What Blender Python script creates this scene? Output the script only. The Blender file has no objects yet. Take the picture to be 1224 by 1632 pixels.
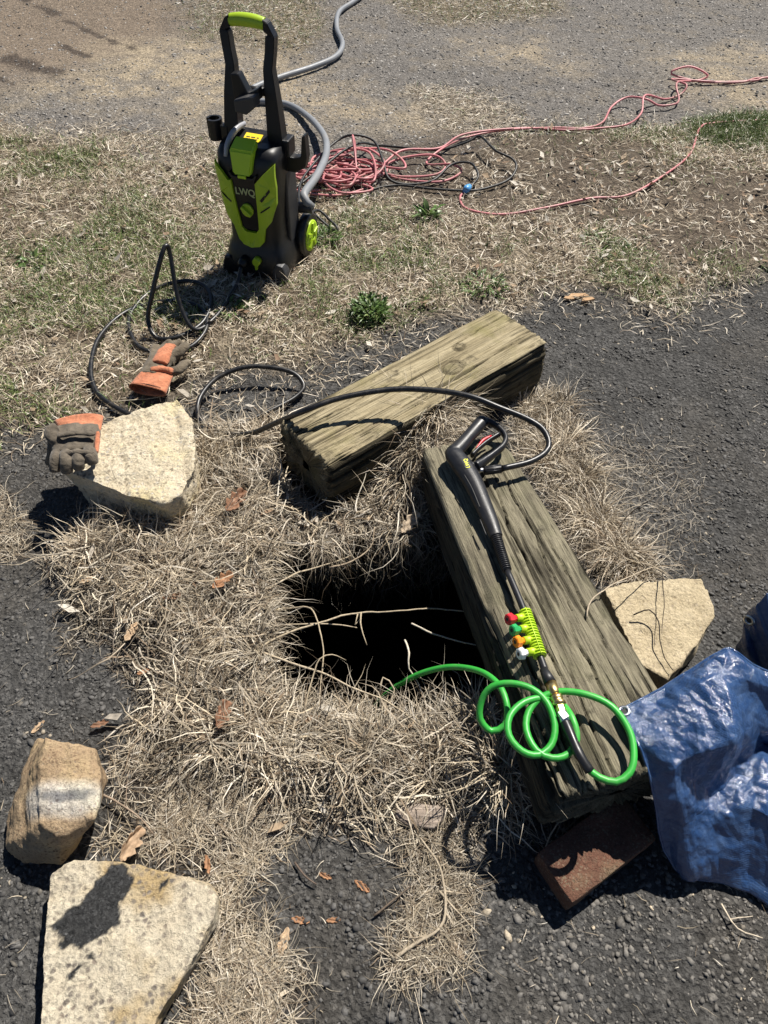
import bpy, bmesh, math, random
import numpy as np
from mathutils import Vector, Matrix

rng = np.random.default_rng(11)
random.seed(5)
R = math.radians
scene = bpy.context.scene
COL = scene.collection

# ------------------------------------------------------------------ camera
CAM_H, PITCH, HALF_FOV = 1.52, R(50), R(35.8)
cam_d = bpy.data.cameras.new('camera')
cam_d.sensor_fit = 'VERTICAL'; cam_d.sensor_height = 24.0
cam_d.lens = 12.0 / math.tan(HALF_FOV)
cam_d.clip_start = 0.02; cam_d.clip_end = 600
cam = bpy.data.objects.new('camera', cam_d); COL.objects.link(cam)
cam.location = (0, 0, CAM_H); cam.rotation_euler = (R(90) - PITCH, 0, 0)
scene.camera = cam
scene.render.resolution_x, scene.render.resolution_y = 768, 1024

# ------------------------------------------------------------------ sky and sun
SUN_EL, SUN_AZ = R(56), R(38)            # azimuth measured from +Y towards +X
world = bpy.data.worlds.new('World'); scene.world = world; world.use_nodes = True
wn = world.node_tree.nodes; wl = world.node_tree.links
bg = wn['Background']
sky = wn.new('ShaderNodeTexSky'); sky.sky_type = 'NISHITA'; sky.sun_disc = False
sky.altitude = 2500; sky.air_density = 0.8; sky.dust_density = 0.15; sky.sun_elevation = SUN_EL; sky.sun_rotation = SUN_AZ
wl.new(sky.outputs[0], bg.inputs[0]); bg.inputs[1].default_value = 0.05
sun_d = bpy.data.lights.new('sun', 'SUN'); sun_d.energy = 5.0; sun_d.angle = R(0.53); sun_d.color = (1.0, 0.95, 0.87)
sun = bpy.data.objects.new('sun', sun_d); COL.objects.link(sun)
sdir = Vector((math.sin(SUN_AZ) * math.cos(SUN_EL), math.cos(SUN_AZ) * math.cos(SUN_EL), math.sin(SUN_EL)))
sun.rotation_euler = sdir.to_track_quat('Z', 'Y').to_euler(); sun.location = sdir * 20
scene.view_settings.view_transform = 'Standard'; scene.view_settings.look = 'None'
scene.view_settings.exposure = 0.65; scene.view_settings.gamma = 1.0
scene.view_settings.use_curve_mapping = False
scene.cycles.max_bounces = 6; scene.cycles.diffuse_bounces = 3; scene.cycles.glossy_bounces = 3
scene.cycles.transmission_bounces = 3; scene.cycles.transparent_max_bounces = 4

# ------------------------------------------------------------------ survey helper: where on a level plane a sighted point lies
FPX = 816 / math.tan(HALF_FOV)
def G(px, py, z=0.0):
    u = (px - 612) / FPX; v = (816 - py) / FPX
    d = (u, math.cos(PITCH) + v * math.sin(PITCH), -math.sin(PITCH) + v * math.cos(PITCH))
    t = (z - CAM_H) / d[2]
    return Vector((d[0] * t, d[1] * t, z))
def GP(pts, z=0.0):
    return [G(*(p if len(p) == 3 else (p[0], p[1], z))) for p in pts]

# ------------------------------------------------------------------ noise
def _h(ix, iy, s):
    n = (ix.astype(np.int64) * 374761393 + iy.astype(np.int64) * 668265263 + s * 974711) & 0x7fffffff
    n = ((n ^ (n >> 13)) * 1274126177) & 0x7fffffff
    return ((n ^ (n >> 16)) & 0xffff) / 65535.0
def vn(x, y, s=0):
    x = np.asarray(x, float); y = np.asarray(y, float)
    ix = np.floor(x); iy = np.floor(y); fx = x - ix; fy = y - iy
    fx = fx * fx * (3 - 2 * fx); fy = fy * fy * (3 - 2 * fy)
    a = _h(ix, iy, s); b = _h(ix + 1, iy, s); c = _h(ix, iy + 1, s); d = _h(ix + 1, iy + 1, s)
    return (a + (b - a) * fx) * (1 - fy) + (c + (d - c) * fx) * fy
def fbm(x, y, s=0, o=4, g=0.5):
    t = 0; a = 1.0; w = 0
    for i in range(o):
        t = t + a * vn(x * 2 ** i, y * 2 ** i, s + i * 17); w += a; a *= g
    return t / w
def n3(v, f, s=0):
    """cheap 3D noise in -1..1 from three planes"""
    v = np.asarray(v) * f
    return (vn(v[:, 0] + 0.7 * v[:, 2], v[:, 1], s) + vn(v[:, 1] + 31.7, v[:, 2] - 0.5 * v[:, 0], s + 3) + vn(v[:, 2] + 11.1, v[:, 0] + 0.3 * v[:, 1], s + 7)) * 2 / 3 * 1.6 - 1.6
def facet(x, y, s=0):
    """piecewise-flat noise: planes meeting in sharp creases"""
    ix = np.floor(x); iy = np.floor(y); fx = x - ix; fy = y - iy
    a = _h(ix, iy, s); b = _h(ix + 1, iy, s); c = _h(ix, iy + 1, s); d = _h(ix + 1, iy + 1, s)
    return np.where(fx + fy < 1, a + (b - a) * fx + (c - a) * fy, d + (c - d) * (1 - fx) + (b - d) * (1 - fy))
def sstep(a, b, x):
    t = np.clip((x - a) / (b - a), 0, 1); return t * t * (3 - 2 * t)
def sdist(X, Y, poly):
    """signed distance (positive inside) to a polygon of (x, y)"""
    X = np.asarray(X); Y = np.asarray(Y)
    d = np.full(X.shape, 1e9); ins = np.zeros(X.shape, bool); n = len(poly)
    for i in range(n):
        ax, ay = poly[i][0], poly[i][1]; bx, by = poly[(i + 1) % n][0], poly[(i + 1) % n][1]
        ex, ey = bx - ax, by - ay
        t = np.clip(((X - ax) * ex + (Y - ay) * ey) / (ex * ex + ey * ey + 1e-12), 0, 1)
        d = np.minimum(d, np.hypot(X - ax - t * ex, Y - ay - t * ey))
        if ay != by:
            ins ^= ((ay > Y) != (by > Y)) & (X < ex * (Y - ay) / ey + ax)
    return np.where(ins, d, -d)

# ------------------------------------------------------------------ object helpers
def tag(o, label=None, cat=None, group=None, kind=None):
    if label: o['label'] = label
    if cat: o['category'] = cat
    if group: o['group'] = group
    if kind: o['kind'] = kind
    return o
def link(name, me, mat=None, parent=None):
    o = bpy.data.objects.new(name, me); COL.objects.link(o)
    if mat is not None and me is not None and not me.materials: me.materials.append(mat)
    if parent is not None: o.parent = parent
    return o
def empty(name, loc=(0, 0, 0), rot=(0, 0, 0)):
    o = bpy.data.objects.new(name, None); COL.objects.link(o)
    o.location = loc; o.rotation_euler = rot; o.empty_display_size = 0.05
    return o
def np_mesh(name, V, F, col=None, smooth=True):
    V = np.ascontiguousarray(V, np.float32); F = np.ascontiguousarray(F, np.int32); k = F.shape[1]
    me = bpy.data.meshes.new(name)
    me.vertices.add(len(V)); me.vertices.foreach_set('co', V.ravel())
    me.loops.add(F.size); me.loops.foreach_set('vertex_index', F.ravel())
    me.polygons.add(len(F)); me.polygons.foreach_set('loop_start', np.arange(0, F.size, k, dtype=np.int32))
    me.update(calc_edges=True)
    if smooth: me.polygons.foreach_set('use_smooth', np.ones(len(F), bool))
    if col is not None:
        c = np.ones((len(V), 4), np.float32); c[:, :3] = col
        at = me.attributes.new('col', 'FLOAT_COLOR', 'POINT'); at.data.foreach_set('color', c.ravel())
    return me
def grid_faces(nu, nv, wrap=False):
    i = np.arange(nu - 1)[:, None]; j = np.arange(nv if wrap else nv - 1)[None, :]
    j2 = (j + 1) % nv
    return np.stack([i * nv + j, i * nv + j2, (i + 1) * nv + j2, (i + 1) * nv + j], -1).reshape(-1, 4)
def bm_mesh(name, bm, smooth=False):
    me = bpy.data.meshes.new(name); bm.to_mesh(me); bm.free()
    if smooth: me.polygons.foreach_set('use_smooth', np.ones(len(me.polygons), bool))
    return me
def catmull(P, step):
    P = np.array([tuple(p) for p in P], float)
    Q = np.vstack([2 * P[0] - P[1], P, 2 * P[-1] - P[-2]]); out = []; par = []
    for i in range(1, len(Q) - 2):
        n = max(2, int(np.linalg.norm(Q[i + 1, :3] - Q[i, :3]) / step)); t = np.linspace(0, 1, n, endpoint=False)[:, None]
        a, b, c, d = Q[i - 1], Q[i], Q[i + 1], Q[i + 2]
        out.append(0.5 * (2 * b + (c - a) * t + (2 * a - 5 * b + 4 * c - d) * t ** 2 + (3 * b - a - 3 * c + d) * t ** 3))
        par.append(i - 1 + t[:, 0])
    out.append(P[-1:]); par.append(np.array([len(P) - 1.0]))
    return np.vstack(out), np.concatenate(par)
def tube_arrays(P, rad, seg=10, step=None, up=None, flat=1.0, cap=True):
    """swept tube; rad scalar or per control point; flat scales the radius along 'up'"""
    P = [tuple(p) for p in P]
    rr = np.full(len(P), rad, float) if np.isscalar(rad) else np.array(rad, float)
    if step:
        C, par = catmull(P, step); r = np.interp(par, np.arange(len(P)), rr)
    else:
        C = np.array(P, float); r = rr
    T = np.gradient(C, axis=0); T /= np.linalg.norm(T, axis=1)[:, None] + 1e-9
    N = np.zeros_like(C)
    if up is not None:
        u = np.array(up, float)
        for i in range(len(C)):
            s = np.cross(T[i], u); N[i] = s / (np.linalg.norm(s) + 1e-9)
    else:
        n = np.cross(T[0], (0, 0, 1.0))
        if np.linalg.norm(n) < 1e-3: n = np.cross(T[0], (1.0, 0, 0))
        for i in range(len(C)):
            n = n - T[i] * n.dot(T[i]); n /= np.linalg.norm(n) + 1e-9; N[i] = n
    B = np.cross(N, T)
    a = np.linspace(0, 2 * np.pi, seg, endpoint=False)
    V = C[:, None, :] + r[:, None, None] * (np.cos(a)[None, :, None] * N[:, None, :] + flat * np.sin(a)[None, :, None] * B[:, None, :])
    V = V.reshape(-1, 3); F = grid_faces(len(C), seg, True)
    if cap:
        k = len(V); V = np.vstack([V, C[0], C[-1]])
        j = np.arange(seg); j2 = (j + 1) % seg; e = (len(C) - 1) * seg
        F = np.vstack([F, np.stack([np.full(seg, k), j2, j, np.full(seg, k)], 1), np.stack([np.full(seg, k + 1), e + j, e + j2, np.full(seg, k + 1)], 1)])
    return V, F
def fix_tris(me):
    bm = bmesh.new(); bm.from_mesh(me); bmesh.ops.dissolve_degenerate(bm, dist=1e-7, edges=bm.edges); bm.to_mesh(me); bm.free(); return me
def tube(name, P, rad, mat, parent=None, seg=10, step=None, up=None, flat=1.0, smooth=True):
    V, F = tube_arrays(P, rad, seg, step, up, flat, cap=False)
    n = len(V) // seg
    me = bpy.data.meshes.new(name)
    faces = [tuple(f) for f in F.tolist()] + [tuple(range(seg - 1, -1, -1)), tuple(range((n - 1) * seg, n * seg))]
    me.from_pydata(V.tolist(), [], faces)
    if smooth:
        me.polygons.foreach_set('use_smooth', np.ones(len(me.polygons), bool)); me.polygons[-1].use_smooth = False; me.polygons[-2].use_smooth = False
    return link(name, me, mat, parent)
def box_bm(bm, c, s, rot=None, bevel=0.0, seg=2):
    m = Matrix.Translation(c) @ (rot.to_4x4() if rot is not None else Matrix.Identity(4)) @ Matrix.Diagonal((s[0], s[1], s[2], 1))
    r = bmesh.ops.create_cube(bm, size=1.0, matrix=m)
    if bevel:
        es = list({e for v in r['verts'] for e in v.link_edges})
        bmesh.ops.bevel(bm, geom=es, offset=bevel, segments=seg, affect='EDGES', profile=0.6)
def box(name, c, s, mat, parent=None, rot=None, bevel=0.004, seg=2):
    bm = bmesh.new(); box_bm(bm, c, s, rot, bevel, seg)
    return link(name, bm_mesh(name, bm), mat, parent)
def prism(name, outline, thick, mat, parent=None, frame=None, bevel=0.003, seg=2):
    """outline of (u, v) extruded by thick along the frame's third axis; frame = 4x4"""
    bm = bmesh.new(); vs = [bm.verts.new((p[0], p[1], 0)) for p in outline]
    f = bm.faces.new(vs); bmesh.ops.recalc_face_normals(bm, faces=[f])
    r = bmesh.ops.extrude_face_region(bm, geom=[f])
    bmesh.ops.translate(bm, vec=(0, 0, thick), verts=[g for g in r['geom'] if isinstance(g, bmesh.types.BMVert)])
    bmesh.ops.recalc_face_normals(bm, faces=bm.faces)
    if bevel: bmesh.ops.bevel(bm, geom=list(bm.edges), offset=bevel, segments=seg, affect='EDGES', profile=0.6, clamp_overlap=True)
    if frame is not None: bmesh.ops.transform(bm, matrix=frame, verts=bm.verts)
    return link(name, bm_mesh(name, bm), mat, parent)
def text_mesh(name, body, size, mat, parent, frame, depth=0.0008):
    cu = bpy.data.curves.new(name, 'FONT'); cu.body = body; cu.size = size; cu.extrude = depth; cu.align_x = 'CENTER'; cu.align_y = 'CENTER'; cu.offset = size * 0.02
    t = bpy.data.objects.new('t', cu); COL.objects.link(t)
    dg = bpy.context.evaluated_depsgraph_get(); dg.update()
    me = bpy.data.meshes.new_from_object(t.evaluated_get(dg)); bpy.data.objects.remove(t); bpy.data.curves.remove(cu)
    me.name = name; me.transform(frame); me.materials.clear()
    return link(name, me, mat, parent)
def voxel(bm, size, smooth_iter=0):
    """fuse overlapping shapes into one continuous skin"""
    me = bpy.data.meshes.new('v'); bm.to_mesh(me); bm.free()
    o = bpy.data.objects.new('v', me); COL.objects.link(o)
    m = o.modifiers.new('r', 'REMESH'); m.mode = 'VOXEL'; m.voxel_size = size
    if smooth_iter:
        s = o.modifiers.new('s', 'SMOOTH'); s.factor = 0.6; s.iterations = smooth_iter
    dg = bpy.context.evaluated_depsgraph_get(); dg.update()
    out = bpy.data.meshes.new_from_object(o.evaluated_get(dg)); bpy.data.objects.remove(o); bpy.data.meshes.remove(me)
    return out
def get_co(me):
    a = np.empty(len(me.vertices) * 3, np.float32); me.vertices.foreach_get('co', a); return a.reshape(-1, 3).astype(float)
def get_no(me):
    a = np.empty(len(me.vertices) * 3, np.float32); me.vertices.foreach_get('normal', a); return a.reshape(-1, 3).astype(float)
def set_co(me, V):
    me.vertices.foreach_set('co', np.ascontiguousarray(V, np.float32).ravel()); me.update()

# ------------------------------------------------------------------ materials
class NT:
    def __init__(s, name):
        s.m = bpy.data.materials.new(name); s.m.use_nodes = True
        s.n = s.m.node_tree.nodes; s.l = s.m.node_tree.links; s.b = s.n['Principled BSDF']; s.out = s.n['Material Output']
    def set(s, k, v):
        if hasattr(v, 'links') or isinstance(v, bpy.types.NodeSocket): s.l.new(v, s.b.inputs[k])
        else: s.b.inputs[k].default_value = v
    def inp(s, node, k, v):
        if isinstance(v, bpy.types.NodeSocket): s.l.new(v, node.inputs[k])
        else: node.inputs[k].default_value = v
    def coord(s, kind='Object', scale=(1, 1, 1), loc=(0, 0, 0)):
        t = s.n.new('ShaderNodeTexCoord'); m = s.n.new('ShaderNodeMapping'); s.l.new(t.outputs[kind], m.inputs[0])
        m.inputs['Scale'].default_value = scale; m.inputs['Location'].default_value = loc; return m.outputs[0]
    def noise(s, vec, scale, detail=4, rough=0.55, dist=0.0):
        t = s.n.new('ShaderNodeTexNoise'); s.inp(t, 'Vector', vec); t.inputs['Scale'].default_value = scale
        t.inputs['Detail'].default_value = detail; t.inputs['Roughness'].default_value = rough; t.inputs['Distortion'].default_value = dist
        return t.outputs['Fac']
    def voro(s, vec, scale, feature='F1', out='Distance', rand=1.0):
        t = s.n.new('ShaderNodeTexVoronoi'); t.feature = feature; s.inp(t, 'Vector', vec); t.inputs['Scale'].default_value = scale
        t.inputs['Randomness'].default_value = rand
        return t.outputs[out]
    def ramp(s, fac, stops, interp='LINEAR'):
        t = s.n.new('ShaderNodeValToRGB'); t.color_ramp.interpolation = interp; s.inp(t, 0, fac)
        el = t.color_ramp.elements
        while len(el) < len(stops): el.new(0.5)
        for e, (p, c) in zip(el, stops):
            e.position = p; e.color = (c, c, c, 1) if np.isscalar(c) else (*c, 1)
        return t.outputs[0]
    def mix(s, f, a, b, blend='MIX'):
        t = s.n.new('ShaderNodeMix'); t.data_type = 'RGBA'; t.blend_type = blend
        s.inp(t, 0, f)
        for k, v in ((6, a), (7, b)):
            if isinstance(v, bpy.types.NodeSocket): s.l.new(v, t.inputs[k])
            else: t.inputs[k].default_value = (*v, 1) if len(v) == 3 else v
        return t.outputs[2]
    def math(s, op, a, b=0.0, clamp=False):
        t = s.n.new('ShaderNodeMath'); t.operation = op; t.use_clamp = clamp; s.inp(t, 0, a); s.inp(t, 1, b); return t.outputs[0]
    def bump(s, h, strength=0.5, dist=0.002, prev=None):
        t = s.n.new('ShaderNodeBump'); s.inp(t, 'Height', h); t.inputs['Strength'].default_value = strength; t.inputs['Distance'].default_value = dist
        if prev is not None: s.l.new(prev, t.inputs['Normal'])
        return t.outputs[0]
    def attr(s, name):
        t = s.n.new('ShaderNodeAttribute'); t.attribute_name = name; return t.outputs['Color']
    def sepv(s, v):
        t = s.n.new('ShaderNodeSeparateXYZ'); s.l.new(v, t.inputs[0]); return t.outputs

def plastic(name, c, rough=0.45, var=0.25, bump=0.15, scale=60, dust=0.0, spec=0.5):
    t = NT(name); v = t.coord('Object')
    n = t.noise(v, scale, 5); n2 = t.noise(v, scale * 0.15, 3)
    col = t.mix(t.ramp(n2, [(0.3, 0.0), (0.7, 1.0)]), tuple(x * (1 - var) for x in c), tuple(min(1, x * (1 + var)) for x in c))
    if dust:
        col = t.mix(t.math('MULTIPLY', t.ramp(t.noise(v, scale * 0.5, 6, 0.7), [(0.5, 0.0), (0.72, 1.0)]), dust), col, (0.33, 0.28, 0.21))
    t.set('Base Color', col); t.set('Roughness', t.ramp(n, [(0.2, rough * 0.8), (0.8, min(1, rough * 1.25))])); t.set('Specular IOR Level', spec)
    t.set('Normal', t.bump(t.noise(v, scale * 12, 2), bump, 0.0006)); return t.m

M = {}
M['black_plastic'] = plastic('black_plastic', (0.008, 0.008, 0.009), 0.38, 0.2, 0.2, 40, dust=0.025, spec=0.4)
M['gun_plastic'] = plastic('gun_plastic', (0.013, 0.013, 0.015), 0.40, 0.15, 0.3, 50, dust=0.03)
M['grey_plastic'] = plastic('grey_plastic', (0.03, 0.03, 0.033), 0.5, 0.15, 0.2, 40, dust=0.08)
M['silver_plastic'] = plastic('silver_plastic', (0.35, 0.35, 0.37), 0.35, 0.1, 0.1, 40)
M['lime_plastic'] = plastic('lime_plastic', (0.36, 0.52, 0.02), 0.38, 0.08, 0.1, 40, dust=0.08)
M['lime_bright'] = plastic('lime_bright', (0.42, 0.62, 0.02), 0.42, 0.08, 0.1, 60)
M['yellow_sticker'] = plastic('yellow_sticker', (0.85, 0.60, 0.02), 0.4, 0.05, 0.05)
M['yellow_print'] = plastic('yellow_print', (0.75, 0.75, 0.04), 0.5, 0.05, 0.0)
M['pale_print'] = plastic('pale_print', (0.42, 0.46, 0.22), 0.5, 0.05, 0.0)
M['black_print'] = plastic('black_print', (0.02, 0.02, 0.02), 0.6, 0.05, 0.0)
M['red_plastic'] = plastic('red_plastic', (0.55, 0.02, 0.03), 0.35, 0.1, 0.05)
M['green_plastic'] = plastic('green_plastic', (0.02, 0.33, 0.09), 0.35, 0.1, 0.05)
M['orange_plastic'] = plastic('orange_plastic', (0.85, 0.25, 0.01), 0.35, 0.1, 0.05)
M['white_plastic'] = plastic('white_plastic', (0.75, 0.75, 0.73), 0.35, 0.05, 0.05)
M['blue_plastic'] = plastic('blue_plastic', (0.08, 0.30, 0.62), 0.4, 0.1, 0.1)
M['rubber'] = plastic('rubber', (0.010, 0.010, 0.011), 0.38, 0.2, 0.15, 90, dust=0.12)
M['black_cable'] = plastic('black_cable', (0.012, 0.012, 0.012), 0.5, 0.2, 0.15, 60, dust=0.15)
M['grey_hose'] = plastic('grey_hose', (0.20, 0.21, 0.225), 0.5, 0.12, 0.2, 25, dust=0.25)
M['pink_cord'] = plastic('pink_cord', (0.52, 0.18, 0.19), 0.45, 0.3, 0.2, 30, dust=0.9)
M['green_hose'] = plastic('green_hose', (0.035, 0.36, 0.045), 0.42, 0.15, 0.15, 60, dust=0.14)
M['shrink'] = plastic('shrink', (0.012, 0.012, 0.013), 0.35, 0.1, 0.1, 60)
def metal(name, c, rough):
    t = NT(name); v = t.coord('Object'); n = t.noise(v, 120, 5)
    t.set('Base Color', t.mix(n, tuple(x * 0.7 for x in c), c)); t.set('Metallic', 1.0); t.set('Roughness', t.ramp(n, [(0.2, rough * 0.7), (0.8, rough * 1.4)])); return t.m
M['brass'] = metal('brass', (0.72, 0.52, 0.22), 0.33)
M['steel'] = metal('steel', (0.62, 0.62, 0.64), 0.35)

def ground_mat():
    t = NT('ground_surface'); v = t.coord('Object'); c = t.attr('col')
    f1 = t.noise(v, 220, 3, 0.6); f2 = t.noise(v, 55, 5, 0.65); vo = t.voro(v, 105)
    gr = t.ramp(t.voro(v, 140, 'F1', 'Color'), [(0.0, 0.55), (0.55, 0.9), (0.85, 1.3), (1.0, 2.1)])
    col = t.mix(1.0, c, gr, 'MULTIPLY')
    col = t.mix(1.0, col, t.ramp(f2, [(0.25, 0.55), (0.5, 1.0), (0.75, 1.5)]), 'MULTIPLY')
    t.set('Base Color', col); t.set('Roughness', 0.9); t.set('Specular IOR Level', 0.25)
    b = t.bump(vo, 0.9, 0.006); b = t.bump(f1, 0.7, 0.004, b); b = t.bump(f2, 0.6, 0.01, b)
    t.set('Normal', b); return t.m
M['ground'] = ground_mat()
def attr_mat(name, rough=0.75, trans=0.0, spec=0.3, scale=150, var=0.3):
    t = NT(name); v = t.coord('Object'); n = t.noise(v, scale, 3)
    col = t.mix(1.0, t.attr('col'), t.ramp(n, [(0.25, 1 - var), (0.75, 1 + var)]), 'MULTIPLY')
    t.set('Base Color', col); t.set('Roughness', rough); t.set('Specular IOR Level', spec)
    t.set('Normal', t.bump(n, 0.3, 0.001))
    if trans:
        tr = t.n.new('ShaderNodeBsdfTranslucent'); t.l.new(col, tr.inputs[0])
        mx = t.n.new('ShaderNodeMixShader'); mx.inputs[0].default_value = trans
        t.l.new(t.b.outputs[0], mx.inputs[1]); t.l.new(tr.outputs[0], mx.inputs[2]); t.l.new(mx.outputs[0], t.out.inputs[0])
    return t.m
M['blade'] = attr_mat('grass_blade', 0.45, 0.12, 0.5)
M['pebble'] = attr_mat('pebble', 0.75, 0.0, 0.35, 300, 0.35)
M['leaf'] = attr_mat('dead_leaf', 0.7, 0.2, 0.3, 90, 0.4)
M['stem'] = attr_mat('dry_stem', 0.75, 0.0, 0.2, 200, 0.35)

def wood_mat(name, c_light, c_mid, c_dark, green, seed=0):
    t = NT(name)
    v = t.coord('Object', (2.2, 14, 14), (seed, seed * 2.1, 0)); vb = t.coord('Object', (1, 1, 1), (seed, 0, 0)); vf = t.coord('Object', (3.2, 190, 190), (seed, 0, 0))
    g = t.noise(v, 2.2, 6, 0.65, 0.5); gf = t.noise(vf, 1.5, 5, 0.65, 0.25); bl = t.noise(vb, 9, 5, 0.6)
    cr = t.noise(t.coord('Object', (1.6, 75, 75), (seed + 5, 0, 0)), 1.5, 3, 0.5, 0.3)
    col = t.ramp(g, [(0.22, c_dark), (0.42, c_mid), (0.60, c_light)])
    col = t.mix(1.0, col, t.ramp(gf, [(0.30, 0.35), (0.47, 0.9), (0.7, 1.4)]), 'MULTIPLY')
    col = t.mix(1.0, col, t.ramp(cr, [(0.27, 0.10), (0.35, 1.0)]), 'MULTIPLY')
    col = t.mix(t.math('MULTIPLY', t.ramp(bl, [(0.52, 0.0), (0.7, 1.0)]), 0.55), col, green)
    col = t.mix(t.math('MULTIPLY', t.ramp(t.noise(vb, 14, 6, 0.65), [(0.60, 0.0), (0.70, 1.0)]), 0.75), col, tuple(x * 0.25 for x in c_dark))
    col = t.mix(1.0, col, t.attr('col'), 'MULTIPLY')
    t.set('Base Color', col); t.set('Roughness', 0.85); t.set('Specular IOR Level', 0.2)
    b = t.bump(gf, 1.0, 0.003); b = t.bump(t.ramp(cr, [(0.25, 0.0), (0.38, 1.0)]), 0.9, 0.006, b); b = t.bump(t.noise(vb, 160, 3), 0.5, 0.003, b); t.set('Normal', b); return t.m
M['wood_back'] = wood_mat('weathered_timber_tan', (0.36, 0.305, 0.195), (0.26, 0.215, 0.13), (0.10, 0.08, 0.048), (0.17, 0.155, 0.05), 1.3)
M['wood_front'] = wood_mat('weathered_timber_grey', (0.235, 0.21, 0.145), (0.155, 0.137, 0.095), (0.06, 0.05, 0.035), (0.14, 0.135, 0.075), 4.7)
M['bark'] = wood_mat('grey_wood_piece', (0.42, 0.35, 0.29), (0.33, 0.27, 0.22), (0.15, 0.11, 0.09), (0.3, 0.25, 0.2), 7.7)

def concrete_mat(name, base, dark, grains, gscale=110, pits=0.8, yellow=None):
    t = NT(name); v = t.coord('Object')
    wv = t.n.new('ShaderNodeTexNoise'); wv.inputs['Scale'].default_value = gscale * 0.9; t.l.new(v, wv.inputs['Vector'])
    ad = t.n.new('ShaderNodeMix'); ad.data_type = 'RGBA'; ad.blend_type = 'LINEAR_LIGHT'; ad.inputs[0].default_value = 0.004; t.l.new(v, ad.inputs[6]); t.l.new(wv.outputs['Color'], ad.inputs[7]); v0 = v; v = ad.outputs[2]
    n = t.noise(v, 14, 6, 0.6); nf = t.noise(v, 190, 5, 0.75); cell = t.voro(v, gscale, 'F1', 'Color'); dist = t.voro(v, gscale)
    col = t.mix(t.ramp(n, [(0.35, 0.0), (0.65, 1.0)]), dark, base)
    if yellow: col = t.mix(t.ramp(t.noise(v, 7, 3), [(0.5, 0.0), (0.65, 1.0)]), col, yellow)
    gm = t.math('MULTIPLY', t.math('MULTIPLY', t.ramp(cell, [(0.40, 0.0), (0.52, 1.0)]), t.ramp(dist, [(0.28, 1.0), (0.56, 0.0)])), t.ramp(t.noise(v, 22, 4), [(0.35, 0.25), (0.58, 1.0)]))
    col = t.mix(gm, col, t.ramp(t.voro(v, gscale, 'F1', 'Color'), [(0.6, grains[0]), (0.8, grains[1]), (0.95, grains[2])]))
    col = t.mix(1.0, col, t.ramp(nf, [(0.3, 0.55), (0.5, 1.0), (0.8, 1.25)]), 'MULTIPLY')
    tn = t.n.new('ShaderNodeAttribute'); tn.attribute_name = 'tar'
    col = t.mix(1.0, col, t.attr('col'), 'MULTIPLY')
    col = t.mix(tn.outputs['Fac'], col, t.ramp(t.voro(v, 230, 'F1', 'Color'), [(0.0, 0.02), (0.6, 0.045), (0.93, 0.075), (1.0, 0.22)]))
    t.set('Base Color', col); t.set('Roughness', 0.92); t.set('Specular IOR Level', 0.2)
    b = t.bump(nf, pits, 0.008); b = t.bump(dist, pits * 0.45, 0.005, b); b = t.bump(n, 0.5, 0.02, b); t.set('Normal', b); return t.m
M['concrete_a'] = concrete_mat('coarse_concrete', (0.78, 0.69, 0.52), (0.64, 0.54, 0.38), ((0.34, 0.28, 0.2), (0.68, 0.63, 0.54), (0.24, 0.21, 0.18)), 95, 1.0, (0.70, 0.59, 0.35))
M['concrete_b'] = concrete_mat('pebbly_concrete', (0.68, 0.61, 0.47), (0.58, 0.50, 0.37), ((0.19, 0.165, 0.14), (0.33, 0.27, 0.21), (0.15, 0.145, 0.145)), 92, 0.9, (0.46, 0.34, 0.18))
M['sandstone'] = concrete_mat('pale_sandstone', (0.55, 0.46, 0.31), (0.45, 0.37, 0.24), ((0.35, 0.28, 0.18), (0.5, 0.42, 0.3), (0.25, 0.2, 0.15)), 120, 0.7)
M['brownstone'] = concrete_mat('brown_stone', (0.43, 0.32, 0.20), (0.32, 0.225, 0.135), ((0.2, 0.13, 0.08), (0.4, 0.3, 0.2), (0.12, 0.09, 0.06)), 160, 0.6, (0.42, 0.31, 0.17))
M['brick'] = concrete_mat('red_brick', (0.20, 0.095, 0.062), (0.115, 0.06, 0.042), ((0.2, 0.15, 0.1), (0.24, 0.17, 0.12), (0.08, 0.05, 0.04)), 200, 0.7, (0.16, 0.12, 0.075))
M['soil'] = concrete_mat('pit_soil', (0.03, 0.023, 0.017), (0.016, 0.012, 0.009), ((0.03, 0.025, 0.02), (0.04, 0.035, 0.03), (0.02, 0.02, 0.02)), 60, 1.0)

def leather(name, c1, c2, scale=18):
    t = NT(name); v = t.coord('Object'); n = t.noise(v, scale, 6, 0.65); f = t.noise(v, 350, 3); w = t.noise(v, 45, 4, 0.6, 1.5)
    col = t.mix(t.ramp(n, [(0.35, 0.0), (0.65, 1.0)]), c1, c2); col = t.mix(1.0, col, t.ramp(w, [(0.3, 0.7), (0.6, 1.1)]), 'MULTIPLY')
    t.set('Base Color', col); t.set('Roughness', 0.85); t.set('Specular IOR Level', 0.2)
    t.set('Sheen Weight', 0.15)
    b = t.bump(f, 0.5, 0.001); b = t.bump(w, 0.8, 0.006, b); t.set('Normal', b); return t.m
M['grey_suede'] = leather('grey_suede', (0.085, 0.07, 0.052), (0.15, 0.125, 0.095))
M['brown_suede'] = leather('brown_suede', (0.10, 0.08, 0.055), (0.17, 0.14, 0.10))
M['orange_cloth'] = leather('orange_canvas', (0.40, 0.14, 0.07), (0.52, 0.21, 0.115))

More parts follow.
